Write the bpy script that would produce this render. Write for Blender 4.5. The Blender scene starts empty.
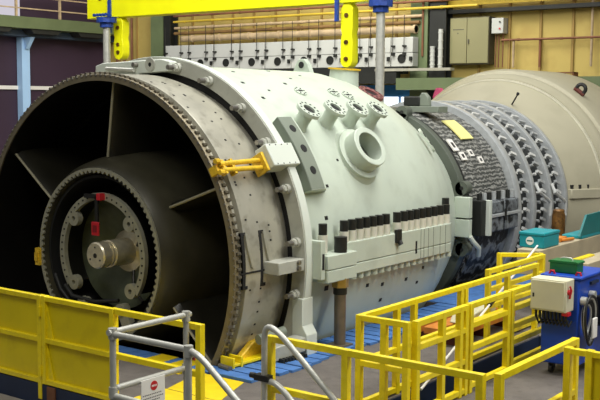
import bpy, bmesh, math, random
from mathutils import Matrix, Vector
random.seed(7)
sc = bpy.context.scene
COL = sc.collection
PI = math.pi
H = 1.27            # height of the turbine axis over the platform

# ---------------------------------------------------------------- materials
def lin(r, g, b):
    f = lambda c: (c / 255 / 12.92) if c / 255 <= .04045 else ((c / 255 + .055) / 1.055) ** 2.4
    return (f(r), f(g), f(b), 1)

def mat(name, rgb, rough=.5, metal=0., var=.12, scale=3., bump=0., bscale=40., dirt=None, dirt_amt=.35, coat=0.):
    m = bpy.data.materials.new(name); m.use_nodes = True
    nt = m.node_tree; N = nt.nodes; L = nt.links
    b = N['Principled BSDF']
    b.inputs['Roughness'].default_value = rough
    b.inputs['Metallic'].default_value = metal
    if coat: b.inputs['Coat Weight'].default_value = coat
    tc = N.new('ShaderNodeTexCoord')
    n1 = N.new('ShaderNodeTexNoise'); n1.inputs['Scale'].default_value = scale; n1.inputs['Detail'].default_value = 6
    L.new(tc.outputs['Object'], n1.inputs['Vector'])
    r1 = N.new('ShaderNodeValToRGB')
    c = lin(*rgb)
    lo = tuple(x * (1 - var) for x in c[:3]) + (1,); hi = tuple(min(1, x * (1 + var)) for x in c[:3]) + (1,)
    r1.color_ramp.elements[0].position = .3; r1.color_ramp.elements[0].color = lo
    r1.color_ramp.elements[1].position = .7; r1.color_ramp.elements[1].color = hi
    L.new(n1.outputs['Fac'], r1.inputs['Fac'])
    out = r1.outputs['Color']
    if dirt:
        n2 = N.new('ShaderNodeTexNoise'); n2.inputs['Scale'].default_value = scale * 2.3; n2.inputs['Detail'].default_value = 10
        L.new(tc.outputs['Object'], n2.inputs['Vector'])
        r2 = N.new('ShaderNodeValToRGB')
        r2.color_ramp.elements[0].position = .52; r2.color_ramp.elements[0].color = (0, 0, 0, 1)
        r2.color_ramp.elements[1].position = .68; r2.color_ramp.elements[1].color = (dirt_amt,) * 3 + (1,)
        L.new(n2.outputs['Fac'], r2.inputs['Fac'])
        mx = N.new('ShaderNodeMix'); mx.data_type = 'RGBA'
        mx.inputs[7].default_value = lin(*dirt)
        L.new(r2.outputs['Color'], mx.inputs[0]); L.new(out, mx.inputs[6]); out = mx.outputs[2]
    L.new(out, b.inputs['Base Color'])
    if bump:
        n3 = N.new('ShaderNodeTexNoise'); n3.inputs['Scale'].default_value = bscale; n3.inputs['Detail'].default_value = 4
        L.new(tc.outputs['Object'], n3.inputs['Vector'])
        bp = N.new('ShaderNodeBump'); bp.inputs['Strength'].default_value = bump; bp.inputs['Distance'].default_value = .02
        L.new(n3.outputs['Fac'], bp.inputs['Height']); L.new(bp.outputs['Normal'], b.inputs['Normal'])
    return m

def quilt_mat(name, a, bcol, wscale=9., direction='Y'):
    """Wavy, creased insulation cloth."""
    m = bpy.data.materials.new(name); m.use_nodes = True
    nt = m.node_tree; N = nt.nodes; L = nt.links; b = N['Principled BSDF']
    b.inputs['Roughness'].default_value = .55
    tc = N.new('ShaderNodeTexCoord')
    w = N.new('ShaderNodeTexWave'); w.bands_direction = direction
    w.inputs['Scale'].default_value = wscale; w.inputs['Distortion'].default_value = 7; w.inputs['Detail'].default_value = 4
    w.inputs['Detail Scale'].default_value = 2.2
    L.new(tc.outputs['Object'], w.inputs['Vector'])
    n = N.new('ShaderNodeTexNoise'); n.inputs['Scale'].default_value = 6; n.inputs['Detail'].default_value = 8
    L.new(tc.outputs['Object'], n.inputs['Vector'])
    mm = N.new('ShaderNodeMath'); mm.operation = 'MULTIPLY'
    L.new(w.outputs['Fac'], mm.inputs[0]); L.new(n.outputs['Fac'], mm.inputs[1])
    r = N.new('ShaderNodeValToRGB')
    r.color_ramp.elements[0].position = .12; r.color_ramp.elements[0].color = lin(*a)
    r.color_ramp.elements[1].position = .55; r.color_ramp.elements[1].color = lin(*bcol)
    L.new(mm.outputs[0], r.inputs['Fac']); L.new(r.outputs['Color'], b.inputs['Base Color'])
    bp = N.new('ShaderNodeBump'); bp.inputs['Strength'].default_value = .7; bp.inputs['Distance'].default_value = .03
    L.new(mm.outputs[0], bp.inputs['Height']); L.new(bp.outputs['Normal'], b.inputs['Normal'])
    return m

def emit_mat(name, rgb, s):
    m = bpy.data.materials.new(name); m.use_nodes = True
    b = m.node_tree.nodes['Principled BSDF']
    b.inputs['Base Color'].default_value = (0, 0, 0, 1)
    b.inputs['Emission Color'].default_value = lin(*rgb); b.inputs['Emission Strength'].default_value = s
    return m

M = dict(
    casing=mat('casing_paint', (190, 200, 184), .42, 0, .05, 1.2, .05, 60, (150, 158, 142), .22),
    casing_dark=mat('casing_dark_grey_paint', (124, 132, 118), .5, 0, .08, 2),  # darker grey paint for the pad face, grooves and small parts
    flange_grey=mat('rear_flange_paint', (84, 90, 80), .5, 0, .1, 2),
    flange=mat('flange_paint', (172, 173, 161), .45, 0, .08, 3, .08, 50, (140, 138, 128), .4),
    rim=mat('rim_paint', (206, 212, 200), .4, 0, .04, 2),
    plate=mat('bare_plate', (180, 177, 160), .3, .35, .14, 2.2, .05, 30, (96, 90, 74), .4),
    lip=mat('lip_steel', (132, 122, 98), .45, .4, .15, 6),
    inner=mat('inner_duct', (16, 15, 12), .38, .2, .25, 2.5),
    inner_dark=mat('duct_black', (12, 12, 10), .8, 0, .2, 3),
    edge=mat('strut_edge_light', (168, 162, 134), .4, .3, .1, 6),  # pale tone paints the light caught along the strut edges
    strut=mat('strut_metal', (40, 38, 29), .38, .25, .2, 3),
    hub=mat('hub_metal', (70, 67, 52), .34, .25, .2, 3),
    hubring=mat('hub_ring_steel', (160, 158, 138), .42, .3, .12, 8),
    steel=mat('machined_steel', (232, 222, 192), .26, .65, .12, 14),
    bolt=mat('bolt_steel', (140, 136, 128), .35, .8, .15, 20),
    sleeve=mat('sleeve_cream', (206, 204, 188), .5, 0, .05, 10),
    black=mat('black_cap', (36, 36, 34), .4, .2, .2, 20),
    dark=mat('dark_recess', (22, 22, 20), .7, 0, .2, 10),
    quilt=quilt_mat('insulation_cloth', (66, 68, 65), (150, 150, 143), 4.0, 'Z'),
    quilt2=quilt_mat('insulation_dark_glints', (24, 28, 31), (124, 130, 134), 2.2, 'X'),  # paler bands paint glints onto the dark cloth
    ring=mat('guide_ring_steel', (186, 190, 190), .36, .3, .12, 6),
    drum=mat('drum_dark', (44, 46, 46), .5, .3, .3, 9),
    lever=mat('lever_steel', (222, 224, 220), .4, .2, .1, 15),
    disc=mat('exhaust_paint', (176, 171, 146), .42, 0, .05, .7, .03, 30, (150, 145, 122), .25),
    yellow=mat('safety_yellow', (240, 216, 14), .42, 0, .08, 4, .03, 30, (170, 140, 20), .25, .2),
    yellow_panel=mat('safety_yellow_sheet', (220, 198, 6), .4, 0, .06, 2, 0, 30, (170, 140, 15), .2),
    crane=mat('crane_yellow', (252, 250, 10), .4, 0, .05, 1.5),
    amber=mat('amber_bracket', (226, 186, 44), .42, .1, .15, 12, 0, 30, (120, 84, 20), .4),
    blue=mat('machine_blue', (14, 66, 168), .42, 0, .1, 3),
    jack_blue=mat('jack_blue', (30, 66, 150), .5, 0, .2, 12),
    col_blue=mat('column_blue', (170, 208, 245), .55, 0, .08, 1),
    beam_blue=mat('beam_slate', (62, 78, 98), .6, 0, .1, 1),
    purple=mat('purple_panel', (58, 40, 58), .6, 0, .15, .35),
    ochre=mat('ochre_wall', (192, 170, 94), .7, 0, .1, .5, 0, 20, (160, 128, 66), .35),
    green=mat('steel_green', (104, 118, 82), .55, 0, .12, 1.2),
    green_deck=mat('deck_green', (96, 108, 72), .6, 0, .12, 1),
    blacksteel=mat('black_steel', (28, 30, 26), .6, 0, .2, 2),
    grey_box=mat('grey_box_paint', (190, 192, 186), .5, 0, .05, .8),
    cabinet=mat('cabinet_paint', (140, 136, 98), .5, 0, .05, .7),
    rust=mat('rusty_pipe', (128, 84, 58), .6, .2, .25, 3),
    tan=mat('tan_lagging', (180, 158, 124), .55, 0, .2, 4),
    tan_dark=mat('brown_lagging', (120, 92, 52), .6, 0, .3, 2),
    mustard=mat('mustard_pipe', (196, 168, 52), .5, 0, .15, 2),
    floor=mat('platform_floor', (104, 98, 92), .75, 0, .14, 3.5, .25, 60, (72, 68, 62), .4),
    concrete=mat('concrete', (150, 142, 128), .8, 0, .15, 3, .2, 40),
    board=mat('blue_board', (74, 120, 182), .8, 0, .16, 4, .1, 40, (52, 90, 140), .45),
    mark=mat('yellow_floor_paint', (236, 206, 10), .6, 0, .1, 5),
    navy=mat('navy_side', (26, 40, 66), .6, 0, .15, 3),
    pit=mat('pit_dark', (38, 38, 36), .8, 0, .2, 2),
    galv=mat('galvanised', (190, 190, 180), .35, .35, .1, 12),
    white=mat('white_plastic', (232, 230, 222), .5, 0, .03, 4),
    red=mat('red_plastic', (190, 26, 40), .45, 0, .08, 8),
    darkred=mat('dark_red_cover', (122, 72, 70), .55, 0, .15, 8),
    ivory=mat('ivory_box', (212, 208, 176), .5, 0, .06, 3),
    tool_green=mat('toolbox_green', (10, 108, 52), .4, 0, .1, 6),
    teal=mat('teal_case', (16, 142, 152), .45, 0, .06, 4),
    teal_dark=mat('teal_lid', (12, 108, 108), .45, 0, .08, 4),
    beam_tan=mat('timber_beam', (174, 162, 134), .7, 0, .12, 3, .15, 30),
    orange=mat('orange_timber', (206, 128, 44), .6, 0, .2, 5, .1, 30),
    maroon=mat('maroon_timber', (92, 40, 30), .7, 0, .2, 5),
    bronze=mat('rusted_bronze', (112, 78, 34), .4, .4, .5, 9, 0, 30, (60, 36, 18), .6),
    brass=mat('brass_collar', (190, 160, 90), .35, .7, .15, 15),
    brown_steel=mat('brown_steel', (128, 116, 98), .4, .6, .2, 6),
    pale_yellow=mat('pale_yellow_sheet', (238, 232, 150), .6, 0, .04, 6),
    pink=mat('pink_cloth', (204, 84, 122), .8, 0, .15, 8),
    label_grey=mat('label_lettering', (70, 70, 66), .6, 0, .1, 10),
    glow=emit_mat('daylight', (236, 246, 255), 2.2),
    sky_pane=emit_mat('roof_daylight', (225, 220, 232), .8),
)

# ---------------------------------------------------------------- mesh builder
class MB:
    def __init__(s): s.bm = bmesh.new()
    def quad(s, pts):
        return s.bm.faces.new([s.bm.verts.new(p) for p in pts])
    def hexa(s, p):     # 8 points: bottom ring 0-3, top ring 4-7
        v = [s.bm.verts.new(q) for q in p]
        for f in ((3, 2, 1, 0), (4, 5, 6, 7), (0, 1, 5, 4), (1, 2, 6, 5), (2, 3, 7, 6), (3, 0, 4, 7)):
            s.bm.faces.new([v[i] for i in f])
        return s
    def box(s, lo, hi):
        x0, y0, z0 = lo; x1, y1, z1 = hi
        return s.hexa([(x0, y0, z0), (x1, y0, z0), (x1, y1, z0), (x0, y1, z0), (x0, y0, z1), (x1, y0, z1), (x1, y1, z1), (x0, y1, z1)])
    def obox(s, c, ax, ay, az, h):
        c = Vector(c); ax, ay, az = (Vector(a).normalized() * k for a, k in zip((ax, ay, az), h))
        P = []
        for k in (-1, 1):
            for i, j in ((-1, -1), (1, -1), (1, 1), (-1, 1)):
                P.append(c + ax * i + ay * j + az * k)
        return s.hexa(P)
    def cyl(s, p0, p1, r, r2=None, n=16, caps=True):
        p0 = Vector(p0); p1 = Vector(p1); r2 = r if r2 is None else r2
        d = (p1 - p0).normalized()
        a = d.orthogonal().normalized(); b = d.cross(a)
        A = []; B = []
        for i in range(n):
            t = 2 * PI * i / n; u = a * math.cos(t) + b * math.sin(t)
            A.append(s.bm.verts.new(p0 + u * r)); B.append(s.bm.verts.new(p1 + u * r2))
        for i in range(n):
            j = (i + 1) % n; s.bm.faces.new((A[i], A[j], B[j], B[i]))
        if caps:
            s.bm.faces.new(A[::-1]); s.bm.faces.new(B)
        return s
    def spin(s, prof, p0, d, n=24, closed=True):
        """Profile of (radius, distance) turned about the line from p0 along d."""
        p0 = Vector(p0); d = Vector(d).normalized(); a = d.orthogonal().normalized(); b = d.cross(a)
        R = []
        for (r, t) in prof:
            R.append([s.bm.verts.new(p0 + d * t + (a * math.cos(2 * PI * i / n) + b * math.sin(2 * PI * i / n)) * max(r, 1e-4)) for i in range(n)])
        K = len(R)
        for k in range(K if closed else K - 1):
            A = R[k]; B = R[(k + 1) % K]
            for i in range(n):
                j = (i + 1) % n; s.bm.faces.new((A[i], A[j], B[j], B[i]))
        return s
    def tube(s, path, r, n=10):
        P = [Vector(p) for p in path]; rings = []
        a = None
        for i, p in enumerate(P):
            d = (P[min(i + 1, len(P) - 1)] - P[max(i - 1, 0)]).normalized()
            a = d.orthogonal().normalized() if a is None else (a - d * a.dot(d)).normalized()
            b = d.cross(a)
            rings.append([s.bm.verts.new(p + (a * math.cos(2 * PI * k / n) + b * math.sin(2 * PI * k / n)) * r) for k in range(n)])
        for A, B in zip(rings, rings[1:]):
            for k in range(n):
                j = (k + 1) % n; s.bm.faces.new((A[k], A[j], B[j], B[k]))
        s.bm.faces.new(rings[0][::-1]); s.bm.faces.new(rings[-1])
        return s
    def lathe(s, prof, th0=0, th1=360, n=128, closed=True):
        """Profile of (radius, y) turned about the turbine axis; theta from the top towards +X."""
        full = abs(th1 - th0) >= 359.9
        cnt = n if full else n + 1
        R = []
        for (r, y) in prof:
            R.append([s.bm.verts.new(tp(r, th0 + (th1 - th0) * i / n, y)) for i in range(cnt)])
        K = len(R)
        for k in range(K if closed else K - 1):
            A = R[k]; B = R[(k + 1) % K]
            for i in range(n):
                j = (i + 1) % cnt
                s.bm.faces.new((A[i], A[j], B[j], B[i]))
        if not full and closed:
            s.bm.faces.new([r[0] for r in R]); s.bm.faces.new([r[-1] for r in R][::-1])
        return s
    def prism(s, poly, o, u, v, w, depth):
        """2-D outline in the plane (u, v) at o, pushed along w."""
        o, u, v, w = Vector(o), Vector(u), Vector(v), Vector(w)
        A = [s.bm.verts.new(o + u * x + v * y) for x, y in poly]
        B = [s.bm.verts.new(o + u * x + v * y + w * depth) for x, y in poly]
        s.bm.faces.new(A[::-1]); s.bm.faces.new(B)
        for i in range(len(A)):
            j = (i + 1) % len(A); s.bm.faces.new((A[i], A[j], B[j], B[i]))
        return s
    def build(s, name, m, parent=None, bevel=0., sharp=32, more=()):
        bm = s.bm
        bmesh.ops.recalc_face_normals(bm, faces=bm.faces)
        me = bpy.data.meshes.new(name); bm.to_mesh(me); bm.free()
        me.polygons.foreach_set('use_smooth', [True] * len(me.polygons))
        me.set_sharp_from_angle(angle=math.radians(sharp))
        me.materials.append(m if not isinstance(m, str) else M[m])
        for k, (start, m2) in enumerate(more):      # faces from start on carry a second material
            me.materials.append(m2 if not isinstance(m2, str) else M[m2])
            for q in range(start, len(me.polygons)): me.polygons[q].material_index = k + 1
        o = bpy.data.objects.new(name, me); COL.objects.link(o)
        if parent: adopt(o, parent)
        if bevel:
            md = o.modifiers.new('edge', 'BEVEL'); md.width = bevel; md.segments = 2; md.limit_method = 'ANGLE'
        return o

def islands(f, name, m, parent, **kw):
    """Link every loose piece of the builder as a mesh of its own."""
    bm = f.bm; seen = set(); out = []
    for v0 in list(bm.verts):
        if v0 in seen: continue
        st = [v0]; comp = []; seen.add(v0)
        while st:
            v = st.pop(); comp.append(v)
            for e in v.link_edges:
                w_ = e.other_vert(v)
                if w_ not in seen: seen.add(w_); st.append(w_)
        g_ = MB(); mp = {v: g_.bm.verts.new(v.co) for v in comp}
        fs = {q for v in comp for q in v.link_faces}
        for q in fs: g_.bm.faces.new([mp[v] for v in q.verts])
        out.append(g_.build(name, m, parent, **kw))
    bm.free(); return out

def world_of(o):
    m = Matrix.Identity(4)
    while o is not None:
        m = o.matrix_parent_inverse @ o.matrix_basis @ m if o.parent else o.matrix_basis @ m
        o = o.parent
    return m
def adopt(o, parent):
    o.parent = parent; o.matrix_parent_inverse = world_of(parent).inverted()

def tp(r, th, y):
    a = math.radians(th); return Vector((r * math.sin(a), y, H + r * math.cos(a)))
def frame(th):
    a = math.radians(th)
    return Vector((math.sin(a), 0, math.cos(a))), Vector((math.cos(a), 0, -math.sin(a))), Vector((0, 1, 0))

def tag(o, label=None, cat=None, group=None, kind=None):
    if label: o['label'] = label
    if cat: o['category'] = cat
    if group: o['group'] = group
    if kind: o['kind'] = kind
    return o
def thing(name, loc, label, cat, group=None):
    o = bpy.data.objects.new(name, None); COL.objects.link(o); o.location = loc
    o.empty_display_size = .2
    return tag(o, label, cat, group)
def struct(o): o['kind'] = 'structure'; return o
def dup(o, off, parent=None):
    """Copy of an object and of its children, moved by off."""
    c = o.copy(); COL.objects.link(c)
    if parent is not None: c.parent = parent
    c.location = Vector(o.location) + Vector(off)
    for ch in list(o.children):
        dup(ch, (0, 0, 0), c)
    return c

# ================================================================= SETTING
# ---- platform floor with the turbine pit and the stair well cut out
def in_hole(x, y):
    a = abs(x)
    if -.03 < y < 1.08 and a < 2.42: return True
    if 1.08 <= y < 1.4 and a < 2.66: return True
    if 1.4 <= y < 5.6 and a < 2.5: return True
    if 5.6 <= y < 11.3 and a < 2.2: return True
    if 11.3 <= y < 16.2 and a < 3.0: return True
    if 4.86 < x < 5.42 and -.36 < y < 4.4: return True
    if y < -1.9 and not (3.45 < x < 4.75): return True
    return False
xs = sorted([-14, -3.0, -2.66, -2.5, -2.42, -2.2, 2.2, 2.42, 2.5, 2.66, 3.0, 3.45, 4.75, 4.86, 5.42, 12])
ys = sorted([-3.2, -1.9, -.36, -.03, 1.08, 1.4, 4.4, 5.6, 11.3, 16.2, 23.9])
f = MB()
full = lambda i, j: 0 <= i < len(xs) - 1 and 0 <= j < len(ys) - 1 and not in_hole((xs[i] + xs[i + 1]) / 2, (ys[j] + ys[j + 1]) / 2)
for i in range(len(xs) - 1):
    for j in range(len(ys) - 1):
        if not full(i, j): continue
        x0, x1, y0, y1 = xs[i], xs[i + 1], ys[j], ys[j + 1]; zb = -.22
        f.quad([(x0, y0, 0), (x1, y0, 0), (x1, y1, 0), (x0, y1, 0)])
        f.quad([(x0, y1, zb), (x1, y1, zb), (x1, y0, zb), (x0, y0, zb)])
        for (di, dj, e) in ((-1, 0, ((x0, y0), (x0, y1))), (1, 0, ((x1, y0), (x1, y1))), (0, -1, ((x0, y0), (x1, y0))), (0, 1, ((x0, y1), (x1, y1)))):
            if not full(i + di, j + dj):
                (a, b), (c, d) = e; f.quad([(a, b, zb), (c, d, zb), (c, d, 0), (a, b, 0)])
bmesh.ops.remove_doubles(f.bm, verts=f.bm.verts, dist=1e-4)
struct(f.build('floor', 'floor'))
# far hall floor beyond the platform's left side and the pit below
f = MB(); f.box((-27, -6, -2.3), (14, 25, -2.1)); struct(f.build('floor_pit', 'pit'))
f = MB(); f.box((-27, -1.9, -.24), (-14.02, 23.9, -.02)); struct(f.build('floor_hall', 'concrete'))
f = MB(); f.box((-14, -2.9, -2.08), (3.4, -1.95, -.27)); struct(f.build('floor_ledge', 'concrete'))
f = MB(); f.box((-14, -1.94, -.3), (3.42, -1.905, -.012)); struct(f.build('trim_1', 'navy'))
f = MB(); f.box((4.78, -1.94, -2.0), (12, -1.905, -.012)); struct(f.build('trim_2', 'navy'))
# stair well walls and treads
f = MB(); f.box((4.8, -.34, -1.4), (4.855, 4.38, -.23)); f.box((5.425, -.34, -1.4), (5.48, 4.38, -.23))
struct(f.build('trim_3', 'navy'))
f = MB()
f.box((4.862, .0, -1.4), (4.875, 4.38, -.012)); f.box((4.86, 4.385, -1.4), (5.42, 4.399, -.012)); f.box((4.86, -.359, -1.4), (5.42, -.345, -.012))
struct(f.build('trim_4', 'navy'))
f = MB()
for k in range(6): f.box((4.88, 3.9 - k * .5, -.35 - k * .2), (5.41, 4.35 - k * .5, -.31 - k * .2))
struct(f.build('floor_steps', 'pit'))
f = MB()
for k in range(6): f.box((4.78 + k * .28, -3.15, -.26 - k * .2), (5.06 + k * .28, -1.96, -.2 - k * .2))
struct(f.build('floor_treads', 'floor'))
# blue floor boards round the turbine
f = MB()
y = -.33
while y < 5.4:
    x0 = 2.67 if 1.04 < y < 1.42 else (2.43 if y < 1.0 else 2.52)
    if y < 0: x0 = 2.43
    f.box((x0, y, .002), (3.2 + .06 * math.sin(y * 3), y + .2, .034 + .006 * random.random())); y += .235
x = -2.4
while x < 2.4:
    f.box((x, -.33, .002), (x + .225, -.04, .022 + .004 * random.random())); x += .235
f.box((2.22, 5.62, .002), (2.9, 9.5, .022))
struct(f.build('floor_boards', 'board'))
# yellow paint on the floor
f = MB()
f.prism([(2.3, -.36), (3.05, -.36), (3.35, -1.15), (2.5, -1.15)], (0, 0, .0), (1, 0, 0), (0, 1, 0), (0, 0, 1), .006)
f.prism([(1.0, -.34), (1.05, -.38), (2.15, -.6), (2.2, -.36)], (0, 0, .0), (1, 0, 0), (0, 1, 0), (0, 0, 1), .006)
f.prism([(2.46, -1.17), (4.3, -1.17), (4.3, -1.75), (2.46, -1.75)], (0, 0, .0), (1, 0, 0), (0, 1, 0), (0, 0, 1), .006)
struct(f.build('floor_markings', 'mark'))
f = MB(); f.box((1.3, -.36, .001), (1.62, -.03, .03)); f.box((1.75, -.36, .001), (2.06, -.03, .03)); struct(f.build('floor_marking_boards', 'mark'))

# ---- walls
f = MB(); f.box((-26.4, 24, -.3), (8, 24.3, 12)); 
struct(f.build('wall_back', 'ochre'))
f = MB()
for k in range(28):
    x = -25.2 + k * 1.18; f.box((x, 23.93, -.2), (x + .09, 23.998, 11.8))
struct(f.build('trim_5', mat('wall_rib', (160, 132, 70), .7, 0, .1, 1)))
f = MB(); f.box((-26.3, -6, -.3), (-26, 23.98, 12)); struct(f.build('wall_left', 'purple'))
f = MB(); f.box((-25.98, 8, 3.94), (-25.9, 23.5, 4.1)); struct(f.build('trim_6', 'white'))
for k, y in enumerate((14.3, 18.65)):
    f = MB(); f.box((-25.96, y, -.05), (-25.6, y + .42, 6.2))
    f.prism([(0, 0), (.5, 0), (.12, -.5)], (-25.6, y + .12, 6.2), (1, 0, 0), (0, 0, 1), (0, 1, 0), .2)
    struct(f.build('wall_column_%d' % (k + 1), 'col_blue'))
f = MB(); f.box((-25.98, 4, 6.22), (-25.3, 23.9, 6.5)); struct(f.build('trim_7', 'beam_blue'))
# window high on the left wall
f = MB(); f.box((-25.99, 16.2, 7.05), (-25.95, 18.85, 9.2)); struct(f.build('window_3', 'sky_pane'))

# gallery along the left wall
g = thing('gallery_walkway', (-25.2, 14, 6.52), 'green steel gallery walkway with tan railings along the purple wall', 'walkway')
f = MB(); f.box((-25.98, 4, 6.52), (-24.6, 23.6, 7.0)); f.build('deck', 'green_deck', g)
for k in range(8):
    y = 6.0 + k * 2.33
    f = MB(); f.box((-24.75, y, 6.98), (-24.66, y + .09, 8.1)); f.build('post', 'tan', g)
for z in (7.36, 7.86, 8.08):
    f = MB(); f.box((-24.74, 4, z - .025), (-24.68, 23.4, z + .025)); f.build('rail', 'tan', g)
f = MB()
for k in range(6): f.prism([(0, 0), (1.7, 0), (1.5, -.2), (.2, -.2)], (-25.28, 8 + k * 2.6, 6.519), (0, 1, 0), (0, 0, 1), (1, 0, 0), .6)
islands(f, 'bracket', 'blacksteel', g)

# steel frame on the back wall
def column(i, x0, x1, m, y0=23.4, z1=11.5):
    f = MB(); f.box((x0, y0, -.05), (x1, y0 + .06, z1)); f.box((x0, y0 + .44, -.05), (x1, y0 + .5, z1)); f.box(((x0 + x1) / 2 - .04, y0 + .06, -.05), ((x0 + x1) / 2 + .04, y0 + .44, z1))
    struct(f.build('wall_column_%d' % i, m))
column(4, -22.5, -21.75, 'green'); column(5, -8.85, -8.12, 'green'); column(6, -7.98, -7.3, 'blacksteel', 23.3)
column(7, -21.7, -21.3, 'blacksteel', 23.42)
f = MB(); f.box((-9.9, 22.6, 4.64), (-6.7, 22.9, 4.74)); struct(f.build('trim_8', mat('pale_steel', (168, 166, 150), .5)))
f = MB(); f.box((-8.9, 22.5, 3.95), (8, 23.2, 4.38)); struct(f.build('trim_9', 'green'))
f = MB(); f.box((-14, 22.6, 4.2), (-8.95, 22.9, 4.6)); struct(f.build('shadow_gap_strip', 'blacksteel'))  # black strip put in as the shadow gap beside the green beam
f = MB(); f.box((-4.6, 22.2, 4.48), (-1.95, 22.6, 4.52)); f.box((-4.6, 22.2, 4.4), (-4.55, 22.6, 4.5)); f.box((-2, 22.2, 4.36), (-1.95, 22.6, 4.5))
struct(f.build('trim_11', 'rust'))
# daylight openings under the gallery
f = MB(); f.box((-13, 23.9, 2.2), (-8.9, 23.97, 3.72)); w = struct(f.build('window_1', 'glow'))
f = MB(); f.box((-13, 23.7, 3.72), (-8.9, 23.9, 4.15)); f.box((-13, 23.68, 3.7), (-8.9, 23.7, 3.76)); struct(f.build('trim_12', mat('bright_blue', (46, 128, 196), .5)))
f = MB()
for x in (-11.4, -9.6): f.box((x, 23.84, 2.2), (x + .1, 23.9, 3.72))
struct(f.build('trim_13', 'col_blue'))
f = MB(); f.box((-2.3, 23.9, 2.2), (1.5, 23.97, 3.84)); struct(f.build('window_2', 'glow'))

# pipes along the back wall
def pipe(name, z, y, r, m, label, x0=-21.3, x1=-8.6, grp='pipes along the back wall'):
    f = MB(); f.cyl((x0, y, z), (x1, y, z), r, n=14)
    k = x0 + .6
    while k < x1:
        f.cyl((k, y, z), (k + .1, y, z), r * 1.25, n=14); k += 1.6
    return tag(f.build(name, m), label, 'pipe', grp)
pipe('steam_pipe', 6.2, 23.23, .13, 'tan', 'thick pale lagged pipe just above the grey boxes', -20.4, -8.5)
pipe('steam_pipe', 6.45, 23.3, .07, 'tan_dark', 'brown pipe second above the grey boxes', -20.9, -8.4)
pipe('steam_pipe', 6.68, 23.31, .06, 'tan', 'slender tan pipe with joints above the brown pipe', -20.9, -8.3)
pipe('steam_pipe', 6.95, 23.236, .05, 'mustard', 'mustard pipe under the yellow lifting beam, lowest mustard one', -20.9, -6)
pipe('steam_pipe', 7.2, 23.242, .045, 'rust', 'brown thin pipe between the two mustard pipes', -20.9, 4)
pipe('steam_pipe', 7.5, 23.224, .06, 'mustard', 'mustard pipe running high across the back wall', -20.9, 6)
pipe('steam_pipe', 7.85, 23.236, .05, 'tan_dark', 'dark brown pipe highest on the back wall', -20.9, 6)
for k, x in enumerate((-25.2, -24.7, -24.2)):
    f = MB(); f.cyl((x, 23.85, -.02), (x, 23.85, 9), .05, n=10)
    tag(f.build('wall_pipe', 'rust'), ['rusty vertical pipe in the far corner of the hall', 'rusty vertical pipe second from the far corner', 'rusty vertical pipe third from the far corner, beside the green column'][k], 'pipe', 'rusty vertical pipes')
pipe('heating_pipe', 5.72, 23.75, .04, 'rust', 'thin red brown pipe crossing the ochre wall', -5.3, 6, None)
f = MB(); f.box((-7.4, 23.5, 6.72), (8, 23.9, 6.86)); struct(f.build('trim_14', 'blacksteel'))
f = MB(); f.box((-7.4, 23.6, 7.0), (8, 23.7, 7.25)); struct(f.build('trim_15', 'mustard'))
for k, x in enumerate((-4.85, -3.85, -2.0, 0.3)):
    f = MB(); f.cyl((x, 23.8, 4.75), (x, 23.8, 5.72 if k != 2 else 7.3), .045, n=10)
    tag(f.build('riser_pipe', 'rust' if k % 2 else 'tan'), ['tan riser pipe under the small switch box', 'rusty riser pipe rising to the thin red brown pipe',
        'tan tall riser pipe right of the exhaust disc top', 'rusty riser pipe at the right edge of the ochre wall'][k], 'pipe', 'riser pipes')
for k, (x, z1) in enumerate(((-7.75, 5.5), (-7.42, 6.15))):
    f = MB(); f.cyl((x, 23.15, 4.75), (x, 23.15, z1), .085, n=12)
    for q in range(5): f.cyl((x, 23.15, 4.85 + q * .2 * (z1 - 4.7)), (x, 23.15, 4.9 + q * .2 * (z1 - 4.7)), .1, n=12)
    tag(f.build('vent_pipe', 'grey_box'), ['short white vertical pipe on the black column', 'tall white vertical pipe on the black column'][k], 'pipe')
f = MB(); f.tube([(-8.3, 23.36, 7.2), (-8.3, 23.36, 5.2)], .04)
tag(f.build('drop_pipe', 'rust'), 'thin rusty drop pipe on the green column', 'pipe')

# row of grey ventilation boxes
VX = [-21.18, -19.77, -18.31, -16.86, -15.49, -14.13, -12.83, -11.57, -10.41, -9.42, -8.45]
def vent_box(i):
    x0 = VX[i] + .02; x1 = VX[i + 1] - .02; yf = 22.95; z0 = 4.82; z1 = 5.9
    pos = ['first from the left, under the pipe end', 'second from the left', 'third from the left', 'fourth from the left', 'fifth from the left', 'sixth from the left',
           'just left of the yellow link', 'partly behind the yellow link', 'behind the right steel rod', 'last on the right by the green column'][i]
    t = thing('vent_box', ((x0 + x1) / 2, yf + .3, z0), 'grey vent box on the back wall, ' + pos, 'box', 'grey vent boxes along the back wall')
    f = MB(); f.box((x0, yf, z0), (x1, yf + .4, z0 + .5)); f.build('body', 'grey_box', t, .015)
    f = MB(); f.box((x0, yf, z0 + .515), (x1, yf + .4, z1)); f.build('upper_panel', 'grey_box', t, .015)
    f = MB(); f.spin([(.17, -.02), (.17, .03), (.13, .03), (.13, -.02)], ((x0 + x1) / 2, yf, z0 + .29), (0, -1, 0), 20); f.cyl(((x0 + x1) / 2, yf - .004, z0 + .29), ((x0 + x1) / 2, yf + .002, z0 + .29), .135, n=20)
    f.build('vent', 'blacksteel', t)
    for dx in (.12, x1 - x0 - .32):
        f = MB(); f.cyl((x0 + dx, yf - .1, z0 + .42), (x0 + dx, yf - .1, 6.7), .013, n=8); f.box((x0 + dx - .05, yf - .14, z0 + .4), (x0 + dx + .05, yf + .0, z0 + .52)); f.box((x0 + dx - .06, yf - .14, z0 + .72), (x0 + dx + .06, yf, z0 + .78))
        f.build('rod', 'blacksteel', t)
    f = MB(); f.box((x1 - .1, yf - .1, z0 + .2), (x1 - .01, yf + .0, z0 + .36)); f.build('latch', 'blacksteel', t)
for i in range(10): vent_box(i)
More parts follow.
